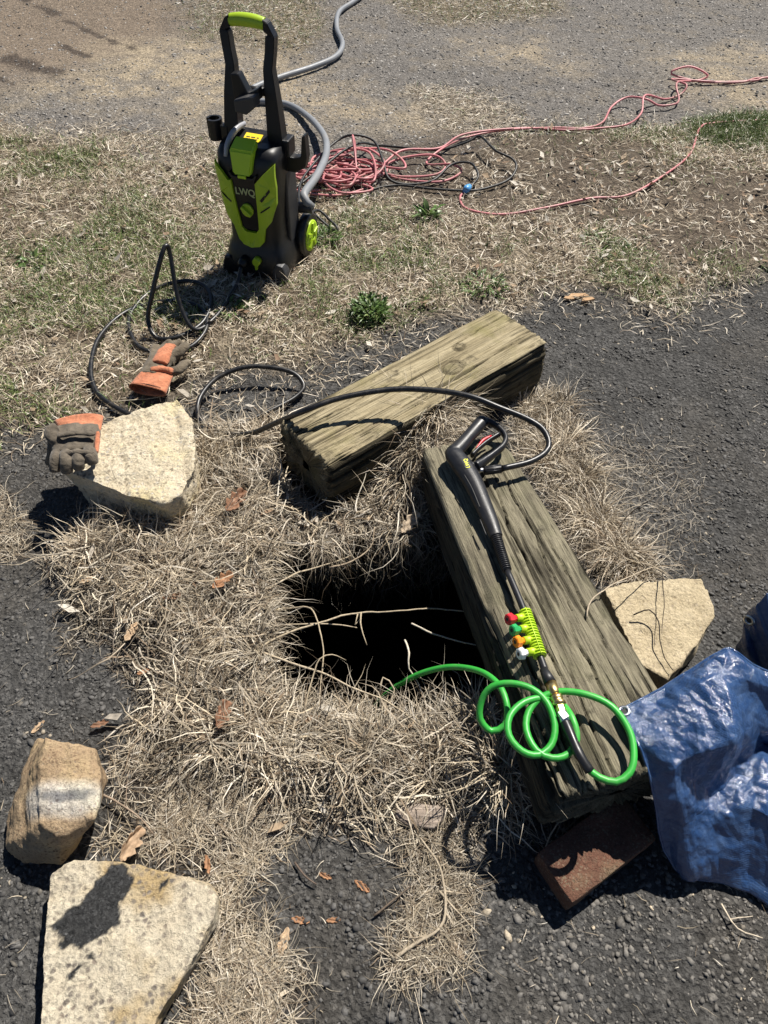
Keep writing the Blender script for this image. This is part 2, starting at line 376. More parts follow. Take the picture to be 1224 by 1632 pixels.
def tarp_mat():
    t = NT('blue_tarpaulin'); v = t.coord('UV'); o = t.coord('Object')
    col = t.mix(t.ramp(t.noise(o, 10, 5), [(0.3, 0.0), (0.7, 1.0)]), (0.018, 0.050, 0.138), (0.028, 0.068, 0.175))
    col = t.mix(t.math('MULTIPLY', t.ramp(t.noise(o, 38, 6, 0.7), [(0.42, 0.0), (0.75, 1.0)]), 0.22), col, (0.20, 0.28, 0.40))
    t.set('Base Color', col); t.set('Roughness', t.ramp(t.noise(o, 60, 4), [(0.3, 0.11), (0.7, 0.20)])); t.set('Specular IOR Level', 0.75)
    w1 = t.n.new('ShaderNodeTexWave'); w1.wave_type = 'BANDS'; w1.bands_direction = 'X'; t.l.new(v, w1.inputs[0]); w1.inputs['Scale'].default_value = 95
    w2 = t.n.new('ShaderNodeTexWave'); w2.wave_type = 'BANDS'; w2.bands_direction = 'Y'; t.l.new(v, w2.inputs[0]); w2.inputs['Scale'].default_value = 95
    weave = t.math('MAXIMUM', w1.outputs['Fac'], w2.outputs['Fac'])
    cr = t.voro(o, 42, 'DISTANCE_TO_EDGE'); cn = t.noise(o, 85, 4, 0.6, 0.6)
    def rid(sc, dist): return t.math('ABSOLUTE', t.math('SUBTRACT', t.noise(o, sc, 2, 0.5, dist), 0.5))
    b = t.bump(weave, 0.6, 0.0006); b = t.bump(rid(13, 0.0), 0.8, 0.014, b); b = t.bump(rid(30, 0.0), 0.8, 0.006, b); b = t.bump(cn, 0.9, 0.0021, b)
    t.set('Normal', b); return t.m
M['tarp'] = tarp_mat()

# ================================================================== GROUND
LAWN = GP([(-500, 235), (0, 215), (120, 228), (230, 252), (350, 265), (470, 305), (560, 330), (680, 300), (820, 222), (960, 200), (1224, 185), (1700, 180), (1700, 430), (1224, 440), (1140, 455), (1060, 490), (960, 470), (880, 470), (800, 482), (700, 505), (560, 548), (470, 570), (390, 572), (330, 600), (290, 640), (190, 655), (90, 668), (0, 690), (-300, 760)])
DIRT = GP([(560, 225), (760, 215), (960, 205), (1100, 260), (1224, 270), (1700, 290), (1700, 440), (1224, 430), (1060, 440), (930, 370), (800, 345), (640, 335)])
SAND = [GP([(170, 60), (330, 50), (470, 105), (475, 185), (400, 225), (300, 205), (190, 165), (40, 158), (120, 110)]), GP([(450, 130), (560, 150), (700, 172), (735, 195), (640, 205), (450, 190)]), GP([(1050, 95), (1224, 75), (1500, 70), (1500, 190), (1224, 185), (1110, 160)]), GP([(740, 60), (860, 70), (900, 110), (800, 100)])]
TOPDIRT = GP([(-600, -300), (150, -150), (330, 40), (250, 80), (130, 125), (0, 140), (-600, 160)])
TOPGRASS = [GP([(250, -60), (520, -50), (500, 40), (460, 70), (310, 60)]), GP([(600, -40), (860, -40), (900, 20), (700, 35)])]
MAT = GP([(85, 905), (120, 845), (200, 815), (300, 790), (320, 690), (440, 672), (470, 760), (520, 790), (580, 790), (650, 690), (690, 650), (730, 670), (715, 760), (740, 850), (830, 1090), (880, 1290), (800, 1310), (700, 1285), (560, 1300), (420, 1255), (300, 1240), (225, 1160), (250, 1080), (150, 1000)])
COLUMN = GP([(180, 1190), (330, 1235), (420, 1290), (440, 1450), (465, 1632), (460, 1800), (230, 1800), (300, 1600), (340, 1450), (330, 1400), (200, 1370), (165, 1280)])
STRIP = GP([(600, 1270), (730, 1270), (750, 1420), (730, 1530), (640, 1530), (680, 1400)])
RIGHT = GP([(800, 650), (850, 625), (900, 655), (930, 720), (965, 820), (1035, 905), (980, 930), (930, 890), (880, 800), (820, 710)])
LEFTBIT = GP([(-150, 760), (25, 775), (40, 830), (20, 880), (-150, 880)])
HOLE = GP([(420, 905), (470, 852), (515, 888), (570, 838), (645, 868), (700, 830), (835, 1140), (640, 1158), (520, 1150), (425, 1120)])

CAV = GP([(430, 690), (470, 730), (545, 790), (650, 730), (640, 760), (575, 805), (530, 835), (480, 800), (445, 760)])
MOUNDS = [(690, 725, .085, .055), (655, 770, .05, .05), (240, 880, .03, .09), (370, 760, .025, .08), (430, 1000, .02, .06), (540, 1200, .02, .09), (800, 1240, .03, .06)]
def edge_noise(X, Y): return (fbm(X * 6, Y * 6, 3, 4) - 0.5) * 0.35 + (fbm(X * 1.7, Y * 1.7, 13, 2) - 0.5) * 0.55 * sstep(2.0, 3.4, Y)
def region(X, Y, poly, soft=0.06, jit=1.0):
    return sstep(-soft, soft, sdist(X, Y, poly) + jit * edge_noise(X, Y) * 0.6)
def hgt(X, Y):
    X = np.asarray(X, float); Y = np.asarray(Y, float)
    near = sstep(9, 6, np.hypot(X, Y - 2))
    h = (fbm(X * 1.3, Y * 1.3, 1, 3) - 0.5) * 0.05 * near + (fbm(X * 14, Y * 14, 2, 3) - 0.5) * 0.012 * near
    h = h + 0.035 * sstep(-0.05, 0.10, sdist(X, Y, MAT)) + 0.012 * region(X, Y, LAWN, 0.1) + 0.012 * sstep(-0.04, 0.05, sdist(X, Y, COLUMN))
    for a, b, hh, rd in MOUNDS: q = G(a, b); h = h + hh * np.exp(-((X - q.x) ** 2 + (Y - q.y) ** 2) / rd ** 2)
    h = h - 0.09 * sstep(-0.03, 0.03, sdist(X, Y, CAV))
    return h
def hz(p): return float(hgt(np.array([p[0]]), np.array([p[1]]))[0])

def ground_color(X, Y):
    def mixc(c, m, d): return c * (1 - m[..., None]) + np.array(d) * m[..., None]
    n = fbm(X * 3, Y * 3, 21, 4); n2 = fbm(X * 11, Y * 11, 29, 4); n5 = fbm(X * 1.1, Y * 1.1, 41, 3)
    c = np.ones(X.shape + (3,)) * np.array([0.066, 0.064, 0.061])
    c = c * (0.75 + 0.6 * n2)[..., None]
    # worn near asphalt turns dusty in places
    c = mixc(c, 0.35 * sstep(0.52, 0.7, n), (0.085, 0.075, 0.062))
    far = sstep(2.9, 3.6, Y + (n - 0.5) * 1.2)
    c = mixc(c, far, (0.165, 0.152, 0.138))
    c = mixc(c, far * sstep(0.5, 0.68, n2) * 0.5, (0.21, 0.18, 0.14))
    c = mixc(c, region(X, Y, TOPDIRT, 0.3), (0.20, 0.158, 0.118))
    for s in SAND: c = mixc(c, region(X, Y, s, 0.32) * (0.30 + 0.6 * sstep(0.32, 0.62, n2)), (0.36, 0.295, 0.205))
    for s in TOPGRASS: c = mixc(c, region(X, Y, s, 0.2) * 0.8, (0.17, 0.135, 0.08))
    for ln, wd in (([(40, 2), (62, 12), (140, 45), (225, 80)], .022), ([(15, 95), (60, 112), (95, 120)], .05), ([(70, 58), (110, 76), (155, 98)], .012), ([(-30, 120), (25, 138)], .02)):
        q = [G(*p) for p in ln]; dl = np.full(X.shape, 9.0)
        for a, b in zip(q[:-1], q[1:]):
            t = np.clip(((X - a.x) * (b.x - a.x) + (Y - a.y) * (b.y - a.y)) / ((b.x - a.x) ** 2 + (b.y - a.y) ** 2), 0, 1); dl = np.minimum(dl, np.hypot(X - a.x - t * (b.x - a.x), Y - a.y - t * (b.y - a.y)))
        c = mixc(c, sstep(wd * 1.6, wd * .4, dl + (n2 - .5) * .12) * .8, (0.05, 0.038, 0.03))  # dark streaks: debris lines with the shadow of ruts painted into the colour
    lawn = region(X, Y, LAWN, 0.10)
    c = mixc(c, lawn, (0.135, 0.105, 0.072))
    c = mixc(c, lawn * sstep(0.42, 0.66, n2) * 0.7, (0.27, 0.225, 0.16))
    c = mixc(c, region(X, Y, DIRT, 0.15) * 0.8, (0.098, 0.076, 0.056))
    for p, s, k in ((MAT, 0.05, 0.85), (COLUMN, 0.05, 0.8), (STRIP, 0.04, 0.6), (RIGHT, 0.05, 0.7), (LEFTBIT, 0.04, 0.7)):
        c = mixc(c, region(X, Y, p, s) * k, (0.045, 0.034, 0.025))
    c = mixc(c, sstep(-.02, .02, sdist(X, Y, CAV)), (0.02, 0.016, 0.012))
    return np.clip(c, 0.012, 0.6)

def spaced(a, b, lo, hi, fine, far):
    """coordinates fine inside lo..hi, growing outside"""
    c = list(np.arange(lo, hi, fine)); s = fine
    x = c[-1]
    while x < b: s = min(s * 1.10, far if abs(x) < 8 else 1e9); x += s; c.append(x)
    x = lo; s = fine; pre = []
    while x > a: s = min(s * 1.10, far if abs(x) < 8 else 1e9); x -= s; pre.append(x)
    return np.array(pre[::-1] + c)
gx = spaced(-160, 160, -0.95, 0.95, 0.0085, 0.03); gy = spaced(-160, 160, 0.05, 2.2, 0.0085, 0.026)
GX, GY = np.meshgrid(gx, gy, indexing='ij')
GZ = hgt(GX, GY)
rough = 0.0035 * (fbm(GX * 70, GY * 70, 77, 2) - 0.5) * 2
GZ = GZ + rough * (np.hypot(GX, GY) < 7)
V = np.stack([GX, GY, GZ], -1).reshape(-1, 3); F = grid_faces(len(gx), len(gy))[:, ::-1]
cx = (GX[:-1, :-1] + GX[1:, 1:]) / 2; cy = (GY[:-1, :-1] + GY[1:, 1:]) / 2
keep = (sdist(cx, cy, HOLE) + (fbm(cx * 16, cy * 16, 8, 3) - 0.5) * 0.10 < 0).ravel()
gcol = ground_color(GX, GY).reshape(-1, 3)
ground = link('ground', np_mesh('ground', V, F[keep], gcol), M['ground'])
tag(ground, kind='structure')

# the shaft under the sod: undercut earth walls and a muddy floor
def pit():
    base = [Vector((p.x, p.y, 0)) for p in HOLE]; c = sum(base, Vector()) / len(base)
    prof = [(-0.02, 1.32), (-0.06, 1.34), (-0.14, 1.38), (-0.4, 1.42), (-0.8, 1.4), (-1.15, 1.35), (-1.2, 0.9), (-1.2, 0.02)]
    n = 96; ring = []
    pts = []
    for i in range(len(base)):
        a, b = base[i], base[(i + 1) % len(base)]
        for k in range(n // len(base)): pts.append(a.lerp(b, k / (n // len(base))))
    n = len(pts); V = []
    for z, s in prof:
        for i, p in enumerate(pts):
            d = p - c; w = 1 + 0.05 * math.sin(i * 1.7 + z * 9) * (z < -0.05)
            V.append((c.x + d.x * s * w, c.y + d.y * s * w, z))
    F = grid_faces(len(prof), n, True)
    V = np.array(V); V = V + 0.012 * np.stack([n3(V, 22, 5), n3(V, 22, 9), 0 * V[:, 0]], 1) * (V[:, 2:3] < -0.05)
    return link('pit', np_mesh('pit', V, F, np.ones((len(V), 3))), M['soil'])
tag(pit(), kind='structure')

# ================================================================== GRAVEL in the worn asphalt
ICO = None
def ico():
    bm = bmesh.new(); bmesh.ops.create_icosphere(bm, subdivisions=1, radius=1); bm.verts.ensure_lookup_table()
    v = np.array([q.co[:] for q in bm.verts]); f = np.array([[q.index for q in fa.verts] for fa in bm.faces]); bm.free(); return v, f
IV, IF = ico()
def in_view(x, y, m=0.15):
    fw = math.cos(PITCH) * y + math.sin(PITCH) * CAM_H; up = math.sin(PITCH) * y - math.cos(PITCH) * CAM_H
    u = x / fw; v = up / fw; tv = math.tan(HALF_FOV)
    return (np.abs(u) < tv * 0.75 + m) & (np.abs(v) < tv + m)
def pebbles(name, x, y, size, col, sink=0.35, seed=0):
    r = np.random.default_rng(seed); n = len(x); k = len(IV)
    S = size[:, None, None] * np.stack([r.uniform(0.8, 1.5, n), r.uniform(0.6, 1.1, n), r.uniform(0.35, 0.7, n)], 1)[:, None, :]
    P = IV[None] * (1 + r.uniform(-0.34, 0.34, (n, k, 1))) * S
    a = r.uniform(0, 6.283, n); ca, sa = np.cos(a)[:, None], np.sin(a)[:, None]
    tl = r.normal(0, 0.35, n)[:, None]; z = P[..., 2] + P[..., 0] * tl
    X = P[..., 0] * ca - P[..., 1] * sa + x[:, None]; Y = P[..., 0] * sa + P[..., 1] * ca + y[:, None]
    Z = z + (hgt(x, y) + size * (0.30 - sink * 1.4))[:, None]
    V = np.stack([X, Y, Z], -1).reshape(-1, 3); F = (IF[None] + (np.arange(n) * k)[:, None, None]).reshape(-1, 3)
    return link(name, np_mesh(name, V, F, np.repeat(col, k, 0), smooth=False), M['pebble'])
def scatter(n, x0, x1, y0, y1, seed):
    r = np.random.default_rng(seed); x = r.uniform(x0, x1, n); y = r.uniform(y0, y1, n); k = in_view(x, y); return x[k], y[k], r
x, y, r = scatter(150000, -1.7, 1.7, 0.0, 2.9, 3)
cover = np.maximum.reduce([region(x, y, LAWN, 0.08), region(x, y, MAT, 0.04), 0.6 * region(x, y, COLUMN, 0.04)])
clump = fbm(x * 9, y * 9, 51, 3)
k = (r.random(len(x)) > cover) & (r.random(len(x)) < 0.25 + 1.3 * sstep(0.3, 0.7, clump)) & (sdist(x, y, HOLE) < -0.03)
k &= r.random(len(x)) < 0.80 * np.clip(1.25 - y * 0.18, 0.3, 1)
x, y = x[k], y[k]; n = len(x)
size = np.clip(r.lognormal(math.log(0.0034), 0.42, n), 0.0016, 0.0085)
tone = r.uniform(0.6, 1.5, n)[:, None]
col = np.array([0.078, 0.075, 0.071]) * tone
sp = r.random(n); col[sp > 0.985] = np.array([0.30, 0.26, 0.20]); col[(sp > 0.95) & (sp <= 0.985)] = np.array([0.11, 0.10, 0.085])
dusty = sstep(0.5, 0.3, y) * sstep(0.1, 0.35, x); col = col * (1 + 0.5 * dusty[:, None] * np.array([1.1, 1.0, 0.85]))
tag(pebbles('asphalt_gravel', x, y, size, col, 0.30, 4), 'dark loose stones bedded in the worn asphalt', 'gravel', kind='stuff')
# pale far gravel
x, y, r = scatter(60000, -3.2, 3.2, 2.9, 6.4, 8)
k = (r.random(len(x)) > region(x, y, LAWN, 0.1)) & (r.random(len(x)) < 0.6 - .45 * region(x, y, TOPDIRT, .2) - .25 * np.maximum.reduce([region(x, y, q, .2) for q in SAND]))
x, y = x[k], y[k]; n = len(x)
size = np.clip(r.lognormal(math.log(0.0055), 0.35, n), 0.003, 0.013)
col = np.array([0.20, 0.188, 0.172]) * r.uniform(0.35, 1.9, n)[:, None]
tag(pebbles('pale_gravel', x, y, size, col, 0.3, 9), 'pale grey loose gravel on the far drive', 'gravel', kind='stuff')

# ================================================================== TIMBERS
def timber(name, mat, origin, ang, L, yl, yr, zt, thick, seed, rotten=0.0, knots=(), cracks=()):
    """squared log: local x runs along it; yl/yr/zt are functions of x"""
    nu, q = 170, 104
    xs = np.concatenate([np.linspace(0, 0.012, 4)[:-1], np.linspace(0.012, L - 0.012, nu), np.linspace(L - 0.012, L, 4)[1:]])
    rc = 0.016; side = [(-1, -1), (1, -1), (1, 1), (-1, 1)]
    per = []
    for k in range(4):
        (ax, ay), (bx, by) = side[k], side[(k + 1) % 4]
        m = q if k in (0, 2) else q * 2 // 3
        for j in range(m): per.append((ax + (bx - ax) * j / m, ay + (by - ay) * j / m))
    per = np.array(per); npn = len(per)
    V = []
    end = np.minimum(xs, L - xs); endr = np.clip(1 - end / 0.012, 0, 1) ** 2 * 0.008
    for i, x in enumerate(xs):
        a, b = yl(x), yr(x); hw = (b - a) / 2 - endr[i]; hh = thick / 2 - endr[i]; cy = (a + b) / 2
        y = per[:, 0] * hw; z = per[:, 1] * hh
        # round the arrises
        ex = np.maximum(np.abs(y) - (hw - rc), 0); ez = np.maximum(np.abs(z) - (hh - rc), 0)
        d = np.hypot(ex, ez); f = np.where((ex > 0) & (ez > 0) & (d > rc), rc / np.maximum(d, 1e-6), 1.0)
        y = np.sign(y) * (np.minimum(np.abs(y), hw - rc) + ex * f) ; z = np.sign(z) * (np.minimum(np.abs(z), hh - rc) + ez * f)
        V.append(np.stack([np.full(npn, x), y, z, np.full(npn, cy), np.full(npn, zt(x) - thick / 2)], 1))
    V = np.array(V); X = V[..., 0]; Yl = V[..., 1]; Zl = V[..., 2]
    ip = np.arange(npn)[None, :] + 0 * X
    nrm = np.stack([Yl, Zl], -1); hwm = np.abs(Yl).max(); hhm = np.abs(Zl).max()
    ny = np.sign(Yl) * (np.abs(Yl) / hwm) ** 8; nz = np.sign(Zl) * (np.abs(Zl) / hhm) ** 8
    ln = np.hypot(ny, nz) + 1e-6; ny /= ln; nz /= ln
    su = np.where(np.abs(nz) > np.abs(ny), Yl, Zl + 3.3)           # coordinate across the grain
    bend = (fbm(X * 3, su * 5, seed + 3, 2) - 0.5) * 0.007
    g = (fbm(X * 1.6 + seed, (su + bend) * 130, seed, 2) - 0.5) * 0.0042 + (fbm(X * 3 + seed, su * 9, seed + 5, 3) - 0.5) * 0.007
    ck = sstep(0.67, 0.77, fbm(X * 2.2 + 7 + seed, (su + bend) * 110, seed + 9, 2)); g -= ck * 0.006
    ck2 = sstep(0.68, 0.78, fbm(X * 9 + seed, su * 60, seed + 19, 3)); g -= ck2 * 0.003
    corner = sstep(0.55, 0.98, np.abs(Yl) / hwm) * sstep(0.45, 0.98, np.abs(Zl) / hhm)
    g -= corner * (0.004 + 0.016 * sstep(0.4, 0.8, fbm(X * 7 + 3, su * 3, seed + 13, 3)))
    colf = np.ones(X.shape)
    if rotten:                                                     # decayed arris along the low-y top edge
        w = sstep(0.0, -1.0, (Yl + hwm * 0.62) / (hwm * 0.38)) * sstep(0.1, 0.9, Zl / hhm)
        rt = sstep(0.35, 0.7, fbm(X * 9, su * 40, seed + 21, 3)); g -= rotten * w * (0.008 + 0.034 * rt); colf = colf * (1 + w * np.where(rt < .4, .25, -.35))
    for (kx, ky, kr) in knots:
        d = np.hypot((X - kx) / 1.3, (Yl - ky)); top = (Zl > hhm * 0.8)
        ring = np.exp(-((d - kr) / 0.004) ** 2) * top; g -= ring * 0.006; g += top * sstep(kr, kr * 0.4, d) * 0.003
        colf = colf * (1 - 0.55 * ring) * (1 - 0.22 * top * sstep(kr, kr * 0.6, d))
    for (x0, x1, y0, y1, wd) in cracks:
        t = np.clip((X - x0) / (x1 - x0), 0, 1); yc = y0 + (y1 - y0) * t + (fbm(X * 22, X * 0 + y0 * 50, seed + 2, 2) - 0.5) * 0.012
        ins = (X > x0) & (X < x1) & (Zl > hhm * 0.7)
        m = np.exp(-((Yl - yc) / wd) ** 2) * ins * np.sin(np.pi * t) ** 0.5; g -= m * 0.014; colf = colf * (1 - 0.75 * m)
    colf = colf * (1 - 0.6 * ck) * (1 - 0.45 * ck2)
    colf = colf * np.where(np.abs(ny) > np.abs(nz), 0.28, 1.0) * (0.82 + 0.36 * fbm(X * 40, su * 90, seed + 41, 3))     # flanks darkened: their shade is put into the colour; top left as is
    ex = (fbm(Yl * 150, Zl * 150, seed + 4, 3) - 0.55) * 0.030 * sstep(0.025, 0.0, np.minimum(X, L - X)) * np.sign(X - L / 2)
    P = np.stack([X + ex, Yl + ny * g + V[..., 3], Zl + nz * g + V[..., 4]], -1)
    n = len(xs); pts = P.reshape(-1, 3); F = grid_faces(n, npn, True)
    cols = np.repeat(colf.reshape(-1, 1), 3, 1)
    # end grain
    for e, sgn in ((0, 1), (n - 1, -1)):
        ring0 = P[e]; cen = ring0.mean(0); prev = np.arange(npn) + e * npn
        for s in (0.85, 0.65, 0.4, 0.15):
            rg = cen + (ring0 - cen) * s; dd = np.hypot(rg[:, 1] - cen[1], rg[:, 2] - cen[2])
            rg[:, 0] += (fbm(rg[:, 1] * 55, rg[:, 2] * 55, seed + 31, 3) - 0.5) * 0.012 * sgn - sgn * 0.0
            base = len(pts); pts = np.vstack([pts, rg]); cols = np.vstack([cols, np.full((npn, 3), 0.5) * (0.7 + 0.6 * fbm(dd * 200, dd * 0, 5, 1))[:, None]])
            j = np.arange(npn); j2 = (j + 1) % npn; cur = base + j
            q4 = np.stack([prev, cur, cur[j2], prev[j2]], 1) if sgn > 0 else np.stack([prev, prev[j2], cur[j2], cur], 1)
            F = np.vstack([F, q4]); prev = cur
        base = len(pts); pts = np.vstack([pts, cen]); cols = np.vstack([cols, np.full((1, 3), 0.4)])
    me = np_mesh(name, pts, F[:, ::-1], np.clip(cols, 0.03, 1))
    o = link(name, me, mat); o.location = origin; o.rotation_euler = (0, 0, ang); return o

A, B, C, D = GP([(440, 668), (790, 487), (875, 545), (527, 742)], 0.195)
s0 = (A + D) / 2; s1 = (B + C) / 2; dv = s1 - s0; ang = math.atan2(dv.y, dv.x)
w0 = (A - D).length / 2; w1 = (B - C).length / 2; Lb = dv.length
BT_FOOT = [A, B, C, D]
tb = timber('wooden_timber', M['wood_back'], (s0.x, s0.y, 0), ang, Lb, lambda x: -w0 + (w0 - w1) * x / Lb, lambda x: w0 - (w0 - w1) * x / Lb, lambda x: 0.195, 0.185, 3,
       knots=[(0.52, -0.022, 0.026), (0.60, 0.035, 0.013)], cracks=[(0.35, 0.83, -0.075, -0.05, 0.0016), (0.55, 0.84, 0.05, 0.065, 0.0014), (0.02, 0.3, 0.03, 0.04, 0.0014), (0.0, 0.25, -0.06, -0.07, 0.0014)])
tag(tb, 'short thick tan timber with a round knot, behind the pit', 'timber')

FL = G(686, 757, 0.19); FR = G(800, 690, 0.19); NL = G(880, 1272, 0.235); NR = G(1050, 1085, 0.222)
dd = ((NL - FL).normalized() + (NR - FR).normalized()).normalized(); dd.z = 0; dd.normalize()
O2 = Vector((FR.x, FR.y, 0)); ang2 = math.atan2(dd.y, dd.x); sd = Vector((-dd.y, dd.x, 0))
def loc2(p): q = Vector((p.x, p.y, 0)) - O2; return q.dot(dd), q.dot(sd)
fl, fr, nl, nr = map(loc2, (FL, FR, NL, NR))
lin = lambda p, q: (lambda x: p[1] + (q[1] - p[1]) * (x - p[0]) / (q[0] - p[0]))
Lf = nl[0]; ylf = lin(fl, nl); yrf = lin(fr, nr)      # the timber's camera-left edge has the lower local y
lo = (lambda x: min(ylf(x), yrf(x))); hi = (lambda x: max(ylf(x), yrf(x)))
ztf = lambda x: 0.19 + 0.045 * x / Lf
FT_FOOT = [O2 + dd * 0 + sd * lo(0), O2 + sd * hi(0), O2 + dd * Lf + sd * hi(Lf), O2 + dd * Lf + sd * lo(Lf)]
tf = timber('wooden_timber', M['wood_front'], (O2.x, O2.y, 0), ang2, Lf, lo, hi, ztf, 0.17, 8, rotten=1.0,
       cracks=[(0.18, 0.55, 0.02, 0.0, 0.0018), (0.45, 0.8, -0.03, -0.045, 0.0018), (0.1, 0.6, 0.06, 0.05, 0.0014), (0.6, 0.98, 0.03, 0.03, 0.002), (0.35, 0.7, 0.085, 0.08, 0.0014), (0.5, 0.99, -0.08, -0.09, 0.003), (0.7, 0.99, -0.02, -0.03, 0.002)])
tag(tf, 'long grey weathered timber with a rotted edge, carrying the spray gun', 'timber')
def ztop(p):                      # height of the front timber's top face under a point
    return ztf(np.clip((Vector((p[0], p[1], 0)) - O2).dot(dd), 0, Lf))

# ================================================================== STONES AND BRICK
def stone(name, pts, mat, vox=0.006, amp=0.006, freq=28, seed=0, paint=None, smooth=1, pits=0.0):
    bm = bmesh.new()
    for p in pts: bm.verts.new(p)
    bmesh.ops.convex_hull(bm, input=bm.verts)
    me = voxel(bm, vox, smooth); V = get_co(me); N = get_no(me)
    d = n3(V, freq, seed) * amp + n3(V, freq * 3.3, seed + 4) * amp * 0.45 + n3(V, freq * 0.35, seed + 8) * amp * 1.6
    if pits: d = d - pits * sstep(0.25, 0.7, n3(V, freq * 5, seed + 12))
    V = V + N * d[:, None]
    c = Vector(V.mean(0)); c.z = 0; V = V - np.array(c)
    set_co(me, V); me.polygons.foreach_set('use_smooth', np.ones(len(me.polygons), bool))
    cc = np.ones((len(V), 4), np.float32)
    if paint:
        q = paint(V + np.array(c))
        if q.ndim == 1: ta = me.attributes.new('tar', 'FLOAT', 'POINT'); ta.data.foreach_set('value', q.astype(np.float32))
        else: cc[:, :3] = q
    at = me.attributes.new('col', 'FLOAT_COLOR', 'POINT'); at.data.foreach_set('color', cc.ravel())
    o = link(name, me, mat); o.location = c; return o
def px(V): # world -> plan sighting of the surveyed sheet, used for natural stains that have their own place on a stone
    fw = math.cos(PITCH) * V[:, 1] - math.sin(PITCH) * (V[:, 2] - CAM_H); up = math.sin(PITCH) * V[:, 1] + math.cos(PITCH) * (V[:, 2] - CAM_H)
    return 612 + FPX * V[:, 0] / fw, 816 - FPX * up / fw

zt_ = 0.16
pts = GP([(165, 686), (225, 655), (282, 634), (303, 662), (312, 700), (309, 750), (292, 785), (264, 803), (200, 790), (146, 765), (92, 745), (95, 695)], zt_)
low = [Vector((p.x * 1.0 + o[0], p.y + o[1], 0.0)) for p, o in zip(pts, [(0, .0), (0, .0), (-.01, .0), (-.015, 0), (-.02, 0), (-.02, .01), (-.02, .025), (-.01, .035), (0, .03), (.01, .03), (.03, .02), (.03, 0)])]
r1 = stone('concrete_chunk', pts + low, M['concrete_a'], 0.0055, 0.006, 26, 2, pits=0.005)
tag(r1, 'coarse cream concrete chunk with a work glove lying on its left edge', 'concrete chunk')
topz = 0.075
SL = [(76, 1392), (100, 1376), (118, 1369), (160, 1370), (215, 1374), (270, 1390), (330, 1410), (345, 1428), (340, 1465), (322, 1502), (285, 1548), (235, 1640), (190, 1740), (58, 1740), (66, 1500)]
pts = GP(SL, topz); low = [Vector((p.x - .012 * (k in range(6, 13)), p.y + .010 * (k in range(6, 13)), -0.01)) for k, p in enumerate(pts)]
def tar(V):
    X, Y = V[:, 0], V[:, 1]
    P1 = [G(*q, topz) for q in [(172, 1376), (196, 1378), (214, 1400), (210, 1422), (192, 1440), (188, 1470), (170, 1490), (130, 1512), (100, 1508), (80, 1475), (105, 1450), (150, 1415)]]
    P2 = [G(*q, topz) for q in [(100, 1555), (130, 1530), (132, 1540), (108, 1560)]]; P3 = [G(*q, topz) for q in [(250, 1405), (266, 1403), (256, 1425), (246, 1432)]]; P4 = [G(*q, topz) for q in [(135, 1520), (146, 1516), (150, 1528), (138, 1530)]]
    j = (fbm(X * 60, Y * 60, 4, 3) - 0.5) * 0.022
    m = np.maximum.reduce([sstep(-0.0015, 0.0015, sdist(X, Y, P) + j * k) for P, k in ((P1, 1), (P2, .6), (P3, .8), (P4, .6))]) * (V[:, 2] > topz - 0.02)
    return m
r2 = stone('concrete_slab', pts + low, M['concrete_b'], 0.0038, 0.0034, 30, 5, paint=tar, pits=0.0022)
tag(r2, 'flat pebbly concrete slab with a dark tar patch on top', 'concrete slab')
hi_ = GP([(70, 1173, .15), (110, 1180, .15), (150, 1193, .14), (162, 1240, .135), (150, 1305, .135), (98, 1335, .12), (60, 1315, .135), (62, 1215, .15)])
low = GP([(40, 1212, .05), (14, 1292, .03), (6, 1352, .02), (40, 1376, .02), (95, 1380, .02), (128, 1345, .03), (172, 1245, .03), (60, 1180, .0), (165, 1210, .0)])
def scorch(V):
    X, Y = V[:, 0], V[:, 1]; c = G(105, 1272, .14)
    e = np.hypot((X - c.x) / 0.085, (Y - c.y) / 0.026) + (fbm(X * 40, Y * 40, 6, 3) - 0.5) * 0.5
    up = V[:, 2] > 0.1
    w = sstep(1.7, 0.75, e) * up * .9; b = sstep(0.75, 0.35, np.hypot((X - c.x - .005) / 0.085, (Y - c.y - .004) / 0.022) + (fbm(X * 60, Y * 60, 9, 3) - 0.5) * 0.7) * up
    out = np.ones((len(X), 3)); out = out * (1 - w[:, None]) + np.array([1.45, 1.85, 2.6]) * w[:, None]; b = b * .85; return out * (1 - b[:, None]) + np.array([0.36, 0.5, 0.85]) * b[:, None]
r3 = stone('stone_block', hi_ + low, M['brownstone'], 0.0045, 0.005, 30, 9, paint=scorch)
tag(r3, 'brown angular stone with a white and grey scorched band', 'stone')
pts = GP([(960, 935), (1000, 926), (1060, 923), (1118, 921), (1136, 960), (1138, 985), (1118, 1020), (1062, 1082), (1020, 1060), (985, 990)], 0.085); low = [Vector((p.x, p.y, -0.01)) for p in pts]
r4 = stone('sandstone_slab', pts + low, M['sandstone'], 0.005, 0.004, 28, 15, pits=0.002)
tag(r4, 'pale flat sandstone slab beside the long timber, under the tarp edge', 'stone')
